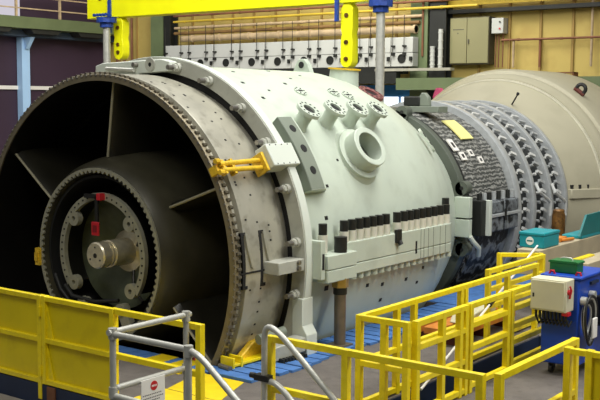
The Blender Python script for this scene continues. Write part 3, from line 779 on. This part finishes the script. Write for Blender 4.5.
# pink cloth
f = MB()
g_ = 9
V = [[f.bm.verts.new((-2.3 + .07 * i + .03 * math.sin(j * 1.7), 13.7 + .03 * math.sin(i * 2.1 + j), 3.55 + .045 * j + .05 * math.sin(i * 1.3 + j * .8) - .05 * abs(i - 3))) for j in range(g_)] for i in range(7)]
for i in range(6):
    for j in range(g_ - 1): f.bm.faces.new((V[i][j], V[i + 1][j], V[i + 1][j + 1], V[i][j + 1]))
o = f.build('pink_cloth', 'pink', None, sharp=80); md = o.modifiers.new('th', 'SOLIDIFY'); md.thickness = .03
tag(o, 'bright pink cloth bunched beside the left edge of the exhaust disc', 'cloth')
# lifting shackle on the disc rim
t = thing('lifting_shackle', tuple(tp(3.05, 36, 13.3)), 'dark lifting shackle on the upper right rim of the exhaust disc', 'shackle')
er, et, ey = frame(36); c = tp(3.05, 36, 13.3)
f = MB(); f.tube([c + et * (0.11 * math.cos(a)) + er * (.12 + 0.11 * math.sin(a)) for a in [math.radians(-35 + 25 * k) for k in range(11)]], .045); f.build('bow', 'black', t)
f = MB(); f.cyl(c + et * .14 + er * .05, c - et * .14 + er * .05, .05, n=12); f.build('pin', 'maroon', t)
# red lock-out tag on the shaft bearing
t = thing('safety_tag', (0, -.02, 2.1), 'red safety tag on a black strap hanging over the shaft end', 'tag')
f = MB(); f.box((-.03, -.03, 1.66), (.03, -.005, 2.12)); f.box((-.26, -.03, 2.09), (.05, .04, 2.15)); f.build('strap', 'black', t)
f = MB(); f.box((.02, -.05, 2.07), (.1, .06, 2.17)); f.build('clasp', 'red', t, .01)
f = MB(); f.box((-.075, -.06, 1.56), (.075, -.03, 1.76)); tg = f.build('plate', 'red', t, .01)
f = MB(); f.box((-.04, -.064, 1.61), (.04, -.06, 1.71)); f.build('window', mat('dull_red', (120, 14, 24), .5), tg)

# brackets at the duct's foot
t = thing('floor_bracket', (2.5, .35, .03), 'yellow steel channel bracket on the blue boards under the duct lip', 'bracket')
f = MB(); f.obox((2.54, .42, .075), (.08, 1, .02), (1, -.08, 0), (0, 0, 1), (.44, .1, .018)); f.build('channel', 'yellow', t, .006)
for y, x in ((-.02, 2.48), (.12, 2.5), (.8, 2.56)):
    f = MB(); f.obox((x + .01, y, .1), (.08, 1, 0), (1, -.08, 0), (0, 0, 1), (.018, .12, .07)); f.build('stiffener', 'yellow', t, .006)
f = MB(); f.cyl((2.42, -.1, .06), (2.64, -.14, .06), .035, n=10); f.build('bolt', 'bolt', t)
f = MB(); f.prism([(.25, .03), (.9, .03), (.9, .2), (.72, .25), (.5, .25), (.25, .1)], (2.4, 0, .03), (0, 1, 0), (0, 0, 1), (1, 0, 0), .1)
tag(f.build('wedge_block', 'amber', None, .02), 'amber wedge block between the duct shell and the yellow channel', 'block')
t = thing('hydraulic_jack', (2.75, 1.0, .02), 'grey jack lying against the turbine foot beside the yellow channel', 'jack')
f = MB(); f.obox((2.78, .8, .17), (.2, 1, .12), (1, -.2, 0), (0, 0, 1), (.3, .12, .1)); f.build('body', 'flange', t, .02)
f = MB()
for k in range(8): f.obox((2.9 + .008 * k, .6 + .06 * k, .055), (.2, 1, 0), (1, -.2, 0), (0, 0, 1), (.018, .05, .03))
f.build('rack', 'blacksteel', t)
f = MB(); f.cyl((2.62, .45, .33), (2.7, .9, .38), .07, n=16); f.build('cylinder', 'casing_dark', t)

# ================================================================= CRANE GEAR BEHIND THE TURBINE (y = 11.8)
t = thing('lifting_beam', (-8, 11.8, 6.1), 'long bright yellow lifting beam crossing above the turbine', 'beam')
f = MB(); f.box((-13.35, 11.6, 5.98), (-1.2, 12.0, 7.3)); f.build('beam', 'crane', t, .02)
f = MB()
for x in (-12.75, -11.0, -9.3, -7.4, -5.5): f.cyl((x, 11.597, 6.6), (x, 11.57, 6.6), .085, n=18)
f.build('bolt_hole', 'bronze', t)
def link(x, z0, w, label):
    t = thing('lifting_link', (x, 11.8, z0), label, 'link', 'yellow lifting links')
    h = (5.975 - z0)
    n = 8; pts = []
    for k in range(n + 1): a = PI + PI * k / n; pts.append((w * math.cos(a) * 1.0, w + w * math.sin(a)))
    mid = h * .52
    pts += [(w, mid - .15), (w * .82, mid), (w, mid + .15), (w, h - .12), (w * .5, h), (-w * .5, h), (-w, h - .12), (-w, mid + .15), (-w * .82, mid), (-w, mid - .15)]
    f = MB(); f.prism(pts, (x, 11.66, z0), (1, 0, 0), (0, 0, 1), (0, 1, 0), .28); f.build('plate', 'crane', t, .015)
    f = MB()
    for z in (.22, mid - .2, h - .3): f.cyl((x, 11.66, z0 + z), (x, 11.63, z0 + z), .06, n=16)
    islands(f, 'pin', 'bronze', t)
    f = MB(); f.box((x - w - .1, 11.52, z0 + h - .45), (x - w + .0, 11.595, z0 + h + 1.2)); f.build('strap', 'jack_blue', t)
link(-12.05, 4.72, .2, 'yellow lifting link near the beam end, behind the flange arm')
link(-3.7, 4.36, .18, 'yellow lifting link above the turbine crown beside the right steel rod')
def jack(x, z0, ztop, label, l2):
    t = thing('jack_rod', (x, 11.8, 0), label, 'rod', 'polished jack rods'); f = MB(); f.cyl((x, 11.3, 0.0), (x, 11.3, z0), .11, n=20); f.build('rod', 'galv', t)
    f = MB(); f.box((x - .22, 11.1, 0.0), (x + .22, 11.5, .04)); f.build('foot', 'galv', t)
    t = thing('hydraulic_ram', (x, 11.3, z0), l2, 'ram', 'blue ram heads')
    f = MB(); f.cyl((x, 11.3, z0 + .0), (x, 11.3, z0 + .14), .2, n=8); f.cyl((x, 11.3, z0 + .14), (x, 11.3, z0 + .3), .3, n=10); f.build('collar', 'jack_blue', t, .01)
    f = MB(); f.box((x - .3, 11.1, z0 + .3), (x + .3, 11.5, ztop)); f.build('body', 'jack_blue', t, .02)
    f = MB()
    for k in range(5): f.cyl((x - .26 + k * .13, 11.1, z0 + .36), (x - .26 + k * .13, 11.02, z0 + .36), .045, n=8)
    f.build('bolt', 'jack_blue', t)
jack(-12.15, 5.66, 5.97, 'polished steel rod standing left of the yellow link at the beam end', 'blue ram head under the left end of the yellow beam')
jack(-2.45, 5.66, 6.9, 'polished steel rod rising behind the turbine crown', 'blue ram head on top of the right steel rod')
# ================================================================= RAILINGS
def bar(f, a, b, s=.04):
    a = Vector(a); b = Vector(b); d = (b - a).normalized()
    up = Vector((0, 0, 1)) if abs(d.z) < .9 else Vector((1, 0, 0))
    sd = d.cross(up).normalized(); u2 = sd.cross(d)
    f.obox((a + b) / 2, d, sd, u2, ((b - a).length / 2, s, s))
def railing(name, posts, rails, label, group='yellow guard railings', m='yellow', s=.037, cat='railing'):
    base = posts[0][0]
    t = thing(name, (base[0], base[1], 0), label, cat, group)
    for a, b in posts:
        f = MB(); bar(f, a, b, s); f.build('post', m, t, .006)
    for a, b in rails:
        f = MB(); bar(f, a, b, s * .9); f.build('rail', m, t, .006)
    return t
def P(x, y, z0=0., z1=1.103): return ((x, y, z0), (x, y, z1))
yf = -1.9
# left solid panels
def panel_fence(x0, x1, label, gusset):
    t = thing('panel_fence', (x0, yf, 0), label, 'fence', 'yellow sheet panel fences')
    f = MB(); f.box((x0 + .03, yf + .0, .04), (x1 - .03, yf + .02, 1.07)); f.build('sheet', 'yellow_panel', t)
    for z in (.03, .55, 1.07):
        f = MB(); f.box((x0, yf - .045, z - .03), (x1, yf + .03, z + .03)); f.build('rail', 'yellow', t, .005)
    for x, zb in ((x0, .0), (x1 - .07, -.2)):
        f = MB(); f.box((x, yf - .05, zb), (x + .07, yf + .035, 1.106)); f.build('post', 'yellow', t, .005)
    if gusset:
        for z in (.06, .58):
            f = MB(); f.prism([(0, 0), (.12, 0), (0, .44)], (x0 + .07, yf - .02, z), (1, 0, 0), (0, 0, 1), (0, 1, 0), .015); f.build('gusset', 'yellow', t)
        f = MB()
        for z in (.1, .85): f.cyl((x0 - .012, yf - .06, z), (x0 - .012, yf - .06, z + .12), .02, n=10)
        islands(f, 'hinge', 'yellow', t)
        f = MB(); f.box((x0 + .1, yf - .06, -.2), (x0 + .25, yf - .03, -.02)); f.build('foot_plate', 'rust', t)
    return t
panel_fence(-.9, 1.12, 'yellow sheet panel fence at the left platform edge, outer of the two', False)
panel_fence(1.13, 2.42, 'yellow sheet panel fence with gusset strips, next to the grey handrail', True)
railing('guard_railing', [P(3.73, yf)], [((2.42, yf, 1.07), (3.73, yf, 1.07)), ((2.42, yf, .55), (3.73, yf, .55)), ((2.42, yf, .05), (3.73, yf, .05))], 'open yellow railing between the sheet panels and the stair opening', s=.038)
# front railing right of the stair opening
railing('guard_railing', [P(4.66, -1.84), P(5.6, -1.84), P(7.05, -1.84)], [((4.66, -1.84, 1.07), (7.05, -1.84, 1.07)), ((4.66, -1.84, .55), (7.05, -1.84, .55)), ((4.66, -1.84, .05), (7.05, -1.84, .05))],
        'yellow railing from the right grey handrail along the front platform edge')
railing('guard_railing', [P(7.17, -1.72), P(7.17, .02)], [((7.17, -1.75, 1.07), (7.17, .05, 1.07)), ((7.17, -1.75, .55), (7.17, .05, .55)), ((7.17, -1.75, .05), (7.17, .05, .05))],
        'short yellow railing in front of the blue machine, sloping up right in view')
t = thing('panel_fence', (7.28, -.4, 0), 'yellow sheet panel fence at the lower right corner', 'fence', 'yellow sheet panel fences')
f = MB(); f.box((7.5, -.4, .04), (9.2, -.38, 1.06)); f.build('sheet', 'yellow_panel', t)
for z in (.03, 1.07):
    f = MB(); f.box((7.24, -.44, z - .03), (9.2, -.37, z + .03)); f.build('rail', 'yellow', t, .005)
for x in (7.24, 7.46, 9.13):
    f = MB(); f.box((x, -.446, 0), (x + .07, -.356, 1.106)); f.build('post', 'yellow', t, .005)
# stair well railings
X1, X2 = 4.80, 5.47
railing('guard_railing', [P(X1, .4), P(X1, .8), P(X1, 2.0), P(X1, 2.12), P(X1, 3.4), P(X1, 4.38)],
        [((X1, -.38, 1.07), (X1, 4.42, 1.07)), ((X1, -.38, .55), (X1, 4.42, .55)), ((X1, -.38, .06), (X1, 4.42, .06))], 'long yellow railing on the turbine side of the stair well')
railing('guard_railing', [P(X1, -.4), P(X1 + .33, -.4), P(X2 - .05, -.4)], [((X1, -.4, 1.07), (X2 - .02, -.4, 1.07)), ((X1, -.4, .55), (X2 - .02, -.4, .55)), ((X1, -.4, .06), (X2 - .02, -.4, .06))],
        'short yellow railing closing the near end of the stair well')
railing('guard_railing', [P(X2, -.28), P(X2, .3), P(X2, .72), P(X2, .86)], [((X2, -.28, 1.07), (X2, .86, 1.07)), ((X2, -.28, .8), (X2, .86, .8)), ((X2, -.28, .42), (X2, .86, .42)), ((X2, -.28, .06), (X2, .86, .06))],
        'yellow railing on the near side of the stair well, first section')
railing('guard_railing', [P(X2, .98), P(X2, 2.0)], [((X2, .98, 1.07), (X2, 2.0, 1.07)), ((X2, .98, .83), (X2, 2.0, .83)), ((X2, .98, .55), (X2, 2.0, .55)), ((X2, .98, .09), (X2, 2.0, .09))],
        'yellow railing on the near side of the stair well, middle section')
railing('guard_railing', [P(X2, 2.12), P(X2, 3.6)], [((X2, 2.12, 1.07), (X2, 3.6, 1.07)), ((X2, 2.12, .85), (X2, 3.6, .85)), ((X2, 2.12, .62), (X2, 3.6, .62)), ((X2, 2.12, .41), (X2, 3.6, .41)), ((X2, 2.12, .13), (X2, 3.6, .13))],
        'yellow railing with four lower bars ending behind the blue machine')
railing('guard_railing', [P(4.5, 3.4), P(4.5, 5.3)], [((4.5, 3.4, 1.07), (4.5, 5.3, 1.07)), ((4.5, 3.4, .8), (4.5, 5.3, .8)), ((4.5, 3.4, .55), (4.5, 5.3, .55)), ((4.5, 3.4, .06), (4.5, 5.3, .06))],
        'yellow railing behind the stair well, beside the orange timbers')
railing('guard_railing', [P(3.9, 5.0), P(4.42, 5.4)], [((3.9, 5.0, 1.07), (4.42, 5.4, 1.07)), ((3.9, 5.0, .55), (4.42, 5.4, .55))], 'shortest yellow railing, farthest back, below the teal case')

# grey tube handrails of the stair
def smooth(pts, k=5):
    out = [Vector(pts[0])]
    for a, b, c in zip(pts, pts[1:], pts[2:]):
        a, b, c = Vector(a), Vector(b), Vector(c); p = b + (a - b).normalized() * min(.16, (a - b).length / 2); q = b + (c - b).normalized() * min(.16, (c - b).length / 2)
        for i in range(k + 1):
            u = i / k; out.append(p * (1 - u) ** 2 + b * 2 * u * (1 - u) + q * u * u)
    out.append(Vector(pts[-1])); return out
t = thing('tube_handrail', (3.6, -3.04, 0), 'galvanised tube handrail round the stair landing with a hanging sign', 'handrail', 'grey stair handrails')
rT = .032
for a, b in (((3.6, -3.04, 0), (3.6, -3.04, 1.2)), ((3.6, -1.98, 0), (3.6, -1.98, 1.22)), ((4.63, -3.04, 0), (4.63, -3.04, 1.2))):
    f = MB(); f.cyl(a, b, rT, n=14); f.build('post', 'galv', t)
f = MB(); f.cyl((3.6, -3.1, 1.2), (3.6, -1.92, 1.2), rT, n=14); f.build('top_rail', 'galv', t)
f = MB(); f.cyl((3.6, -3.0, .62), (3.6, -1.98, .62), rT, n=14); f.build('mid_rail', 'galv', t)
f = MB(); f.tube(smooth([(3.58, -3.04, 1.18), (4.72, -3.04, 1.18), (6.4, -3.04, -.08)]), rT, 14); f.build('sloping_rail', 'galv', t)
f = MB(); f.tube(smooth([(3.6, -3.04, .55), (4.66, -3.04, .55), (6.4, -3.04, -.68)]), rT, 14); f.build('sloping_rail', 'galv', t)
f = MB(); f.cyl((6.3, -3.04, -1.26), (6.3, -3.04, .0), rT, n=14); f.build('post', 'galv', t)
for c, d in (((3.6, -3.04, 1.2), (0, 0, 1)), ((3.6, -1.98, 1.2), (0, 0, 1)), ((4.63, -3.04, 1.18), (0, 0, 1)), ((3.6, -3.04, .6), (0, 0, 1)), ((3.6, -1.98, .62), (0, 0, 1))):
    f = MB(); f.cyl(Vector(c) - Vector(d) * .07, Vector(c) + Vector(d) * .04, .045, n=14); f.build('joint', 'galv', t)
t = thing('tube_handrail', (4.6, -1.98, 0), 'galvanised tube handrail clamped to the yellow railing, sloping down to the right', 'handrail', 'grey stair handrails')
f = MB(); f.tube(smooth([(4.68, -1.97, 0.02), (4.68, -1.97, 1.24), (4.85, -1.97, 1.2), (6.6, -1.97, -.25)]), rT, 14); f.build('rail', 'galv', t)
f = MB(); f.tube(smooth([(4.68, -1.97, .66), (4.85, -1.97, .66), (6.5, -1.97, -.72)]), rT, 14); f.build('lower_rail', 'galv', t)
f = MB(); f.cyl((6.4, -1.97, -1.26), (6.4, -1.97, -.1), rT, n=14); f.build('post', 'galv', t)
f = MB(); f.box((4.58, -2.02, .66), (4.76, -1.93, .72)); f.cyl((4.56, -1.97, .69), (4.5, -1.97, .69), .03, n=12); f.build('clamp', 'black', t)
# sign on the mid rail
t = thing('warning_sign', (3.65, -2.5, .36), 'small white notice with a red disc hanging on the grey handrail', 'sign')
f = MB(); f.box((3.638, -2.7, .33), (3.65, -2.36, .63)); f.build('plate', 'white', t)
f = MB(); f.cyl((3.65, -2.52, .55), (3.654, -2.52, .55), .05, n=24); f.build('disc', 'red', t)
f = MB()
for k in range(4): f.box((3.654, -2.556 + k * .019, .54), (3.656, -2.543 + k * .019, .56))
f.build('disc_lettering', 'white', t)
f = MB()
for z, n_ in ((.46, 11), (.425, 12), (.395, 10)):
    for k in range(n_): f.box((3.65, -2.68 + k * .025, z), (3.652, -2.665 + k * .025, z + .01))
f.build('lettering', 'label_grey', t)
# valve handle by the post
t = thing('red_lever', (3.66, -1.85, .7), 'small red handled lever on the yellow post left of the stair', 'lever')
f = MB(); f.cyl((3.45, -1.8, .66), (3.7, -1.8, .7), .022, n=10); f.build('arm', 'maroon', t)
f = MB(); f.cyl((3.6, -1.82, .66), (3.61, -1.8, .74), .03, n=12); f.build('knob', 'red', t)

# ================================================================= MACHINE, CASES AND TIMBER ON THE RIGHT
t = thing('blue_power_unit', (6.1, 2.9, 0), 'blue wheeled power unit behind the short yellow railing', 'machine')
f = MB(); f.box((5.76, 2.4, .15), (6.26, 3.3, 1.27)); f.build('body', 'blue', t, .02)
f = MB(); f.box((5.74, 2.38, 1.271), (6.29, 3.33, 1.31)); f.build('lid', 'blue', t, .012)
f = MB(); f.box((6.26, 2.75, 1.17), (6.29, 3.0, 1.21)); f.build('handle', 'navy', t)
for x, y in ((5.88, 2.5), (6.18, 2.5), (5.88, 3.2), (6.18, 3.2)):
    f = MB(); f.cyl((x - .02, y, .06), (x + .02, y, .06), .058, n=18); f.box((x - .035, y - .02, .06), (x + .035, y + .05, .16)); f.build('caster', 'black', t)
f = MB(); f.box((6.265, 2.95, .6), (6.5, 3.25, 1.0)); f.build('motor_box', 'black', t, .02)
f = MB()
for x, y in ((5.83, 2.46), (6.17, 2.5)): f.tube([(x, y, 1.3), (x + .02, y, 1.35), (x + .05, y + .02, 1.35), (x + .07, y + .02, 1.3)], .014)
islands(f, 'lifting_loop', 'red', t)
t = thing('control_box', (5.98, 2.25, .86), 'ivory control box fixed to the front of the blue power unit', 'box')
f = MB(); f.box((5.72, 2.14, .88), (6.2, 2.395, 1.29)); f.build('body', 'ivory', t, .012)
f = MB(); f.box((5.74, 2.125, .9), (6.18, 2.139, 1.27)); d = f.build('door', 'ivory', t, .008)
f = MB(); f.box((5.76, 2.115, 1.05), (5.78, 2.125, 1.1)); f.build('lock', 'black', d)
f = MB(); f.cyl((6.2, 2.2, 1.14), (6.23, 2.2, 1.14), .035, n=14); f.tube([(6.22, 2.2, 1.22), (6.24, 2.2, 1.17), (6.22, 2.2, 1.06)], .013); f.build('switch', 'red', t)
f = MB(); f.box((6.14, 2.16, .84), (6.22, 2.26, .88)); f.build('socket', 'red', t)
f = MB(); 
for k in range(9): f.cyl((5.78 + k * .05, 2.2, .87), (5.78 + k * .05, 2.2, .78), .018, n=8); f.tube([(5.78 + k * .05, 2.2, .79), (5.8 + k * .05, 2.24, .70), (5.83 + k * .045, 2.36, .74)], .014, 8)
f.build('cable_gland', 'black', t)
t = thing('hose_coil', (6.4, 2.72, .75), 'coil of black hose with a white tag on the side of the blue power unit', 'hose')
for k in range(5):
    f = MB(); r1 = .1 + .015 * k; f.tube([(6.3 + .015 * k + .01 * math.sin(a * 2), 2.58 + (r1 + .03) * math.cos(a), .74 + r1 * 2.0 * math.sin(a)) for a in [2 * PI * i / 28 for i in range(29)]], .018, 8); f.build('loop', 'black' if k % 3 else 'galv', t)
f = MB(); f.box((6.39, 2.52, .52), (6.42, 2.66, .78)); f.build('tag', 'white', t, .01)
f = MB(); f.cyl((6.265, 2.48, 1.0), (6.34, 2.48, 1.0), .055, n=18); f.cyl((6.265, 2.76, 1.04), (6.34, 2.76, 1.04), .055, n=18); islands(f, 'coupling', 'galv', t)
t = thing('toolbox', (5.97, 2.68, 1.312), 'green metal toolbox on top of the blue power unit', 'toolbox')
f = MB(); f.box((5.78, 2.58, 1.313), (6.15, 2.8, 1.44)); f.build('body', 'tool_green', t, .008)
f = MB(); f.prism([(-.2, 0), (.2, 0), (.2, .02), (.17, .03), (-.17, .03), (-.2, .02)], (5.965, 2.57, 1.441), (1, 0, 0), (0, 0, 1), (0, 1, 0), .24); f.build('lid', 'tool_green', t)
f = MB(); f.tube(smooth([(5.88, 2.69, 1.46), (5.89, 2.69, 1.50), (6.04, 2.69, 1.50), (6.05, 2.69, 1.46)]), .009); f.build('handle', 'galv', t)

# timber beams and teal cases beyond
t = thing('timber_beam', (4.05, 8, 0), 'tan beam carrying the teal case and the open teal box', 'beam')
f = MB(); f.box((3.85, 5.75, .66), (4.25, 11.0, 1.08)); f.build('beam', 'beam_tan', t, .01)
for y in (6.2, 10.4):
    f = MB(); f.box((3.9, y, 0.0), (4.2, y + .25, .66)); f.build('trestle', 'beam_tan', t, .01)
t = thing('timber_beam', (4.9, 8, 0), 'lower tan beam with a yellow stripe behind the green toolbox', 'beam')
f = MB(); f.box((4.75, 5.7, .62), (5.1, 10.0, .96)); f.build('beam', 'beam_tan', t, .01)
f = MB(); f.box((4.76, 5.75, .961), (4.86, 6.6, .985)); f.build('stripe', 'yellow', t)
for y in (6.2, 9.4):
    f = MB(); f.box((4.8, y, 0.0), (5.05, y + .25, .62)); f.build('trestle', 'beam_tan', t, .01)
t = thing('teal_case', (3.98, 6.3, 1.085), 'closed teal case with a round white sticker on the tan beam', 'case')
f = MB(); f.box((3.78, 5.98, 1.084), (4.22, 6.62, 1.29)); f.build('body', 'teal', t, .015)
f = MB(); f.box((3.77, 5.97, 1.292), (4.23, 6.63, 1.345)); f.build('lid', 'teal', t, .012)
f = MB(); f.spin([(.001, 0), (.07, 0), (.07, .006), (.001, .006)], (3.97, 5.98, 1.2), (0, -1, 0), 24, closed=False); st = f.build('sticker', 'white', t)
f = MB(); f.box((3.92, 5.971, 1.188), (4.02, 5.9735, 1.212)); f.build('sticker_mark', 'teal_dark', st)
t = thing('open_case', (4.05, 8.2, 1.085), 'teal box with its lid tipped up at the right edge', 'case')
f = MB(); f.box((3.86, 7.6, 1.084), (4.24, 9.2, 1.14)); f.build('body', 'teal', t, .01)
f = MB(); f.hexa([(4.2, 7.5, 1.14), (4.24, 7.5, 1.14), (4.24, 9.2, 1.14), (4.2, 9.2, 1.14), (4.2, 7.8, 1.5), (4.24, 7.8, 1.5), (4.24, 9.3, 1.52), (4.2, 9.3, 1.52)]); f.build('lid', 'teal_dark', t)
f = MB(); f.spin([(.001, 0), (.13, 0), (.13, 1.3), (.115, 1.36), (.115, 1.4), (.09, 1.43), (.001, 1.43)], (3.17, 9.08, 0), (0, 0, 1), 24, closed=False)
tag(f.build('bronze_post', 'bronze'), 'rusty bronze round post standing behind the closed teal case', 'post')
# small orange parts on the beam
f = MB(); f.box((3.86, 6.9, 1.084), (4.1, 7.25, 1.16)); f.cyl((4.1, 7.0, 1.12), (4.2, 7.3, 1.12), .03, n=10)
tag(f.build('orange_tool', 'orange', None, .01), 'small orange tool on the tan beam right of the closed teal case', 'tool')
# orange timbers with a clamp plate
t = thing('timber_pallet', (3.9, 4, 0), 'orange timber pallet on the floor between the railings', 'pallet')
for k, x in enumerate((3.55, 3.85, 4.15)):
    f = MB(); f.box((x - .12, 2.9, .14), (x + .12, 4.85, .24)); f.build('board', 'orange', t, .008)
for y in (3.0, 3.8, 4.6):
    f = MB(); f.box((3.45, y, .0), (4.25, y + .2, .14)); f.build('runner', 'maroon', t, .008)
t = thing('clamp_plate', (4.05, 3.9, .245), 'beige drilled steel plate lying on the orange pallet', 'plate')
f = MB(); f.hexa([(3.9, 3.35, .245), (4.2, 3.35, .245), (4.2, 4.3, .245), (3.9, 4.3, .245), (3.9, 3.45, .36), (4.2, 3.45, .36), (4.2, 4.3, .46), (3.9, 4.3, .46)]); f.build('body', 'ivory', t, .02)
f = MB()
for y in (3.6, 3.9, 4.2): f.cyl((4.05, y, .375 + (y - 3.45) * .117), (4.05, y, .39 + (y - 3.45) * .117), .04, n=12)
f.build('hole', 'maroon', t)
# white pole
t = thing('white_pole', (5.0, .9, 0), 'long thin white pole leaning across the stair well railings', 'pole')
a = Vector((5.12, .45, .1)); b = Vector((4.32, 5.5, 1.2)); 
f = MB(); f.cyl(a, b, .016, n=10); f.build('pole', 'white', t)
c = a.lerp(b, .53); d = (b - a).normalized(); f = MB(); f.cyl(c - d * .1, c + d * .1, .035, n=10); f.build('grip', 'black', t)
# debris
f = MB(); f.obox((2.9, 1.55, .04), (1, .4, 0), (-.4, 1, 0), (0, 0, 1), (.07, .03, .012)); tag(f.build('green_tag', 'tool_green'), 'small green tag lying on the blue boards beside the support leg', 'tag')

# ================================================================= LIGHT
w = bpy.data.worlds.new('hall'); sc.world = w; w.use_nodes = True
nt = w.node_tree; bg = nt.nodes['Background']; bg.inputs['Strength'].default_value = 1.
tc = nt.nodes.new('ShaderNodeTexCoord'); sx = nt.nodes.new('ShaderNodeSeparateXYZ'); rp = nt.nodes.new('ShaderNodeValToRGB')
nt.links.new(tc.outputs['Generated'], sx.inputs[0]); nt.links.new(sx.outputs['Z'], rp.inputs['Fac']); nt.links.new(rp.outputs['Color'], bg.inputs['Color'])
rp.color_ramp.elements[0].position = .0; rp.color_ramp.elements[0].color = (.07, .07, .065, 1)
rp.color_ramp.elements[1].position = .7; rp.color_ramp.elements[1].color = (.36, .36, .36, 1)
def area(name, loc, target, size, energy, col=(1, .97, .9), sy=None):
    l = bpy.data.lights.new(name, 'AREA'); l.energy = energy; l.color = col; l.size = size
    if sy: l.shape = 'RECTANGLE'; l.size_y = sy
    o = bpy.data.objects.new(name, l); COL.objects.link(o); o.location = loc
    o.rotation_euler = (Vector(target) - Vector(loc)).to_track_quat('-Z', 'Y').to_euler()
    return o
area('unseen_overhead_lamp', (8.5, 3, 13), (2, 4, 1), 3, 2300, (1, .985, .95), sy=16)
area('unseen_overhead_lamp', (-3, 4, 14), (-1, 5, 0), 3, 900, (1, .985, .95), sy=16)
area('unseen_overhead_lamp', (-8, 2.5, 12), (-8, 12, 6), 8, 800, (1, .985, .95), 3)  # unseen fill, added to brighten the front of the yellow lifting beam
area('unseen_overhead_lamp', (-9, 17, 12.5), (-12, 24, 5), 10, 1500, (1, .97, .88), 4)  # unseen fill, added to lift the back wall
area('unseen_overhead_lamp', (-17, 12, 12), (-26, 18, 3), 5, 700, (1, .97, .95), 5)  # unseen fill, added for the dim left wall and its columns
area('front_fill', (5, -7, 11), (2, 1, 1), 4, 450, (1, .985, .94), 4)  # fill light out of view, added for the fences and duct front

# ================================================================= CAMERA
cam = bpy.data.cameras.new('camera'); cam.sensor_width = 36; cam.lens = 1021.6 / 600 * 36; cam.clip_end = 200
co = bpy.data.objects.new('camera', cam); COL.objects.link(co)
r = Vector((.79872, .60166, .00686)); u = Vector((-.06324, .0726, .99535)); fw = Vector((-.59837, .79545, -.09603))
m = Matrix((r, u, -fw)).transposed().to_4x4(); m.translation = (11.10106, -9.92036, 3.49992)
co.matrix_world = m
sc.camera = co
sc.view_settings.view_transform = 'Standard'; sc.view_settings.look = 'None'; sc.view_settings.exposure = 0.; sc.view_settings.gamma = 1
sc.view_settings.use_curve_mapping = False
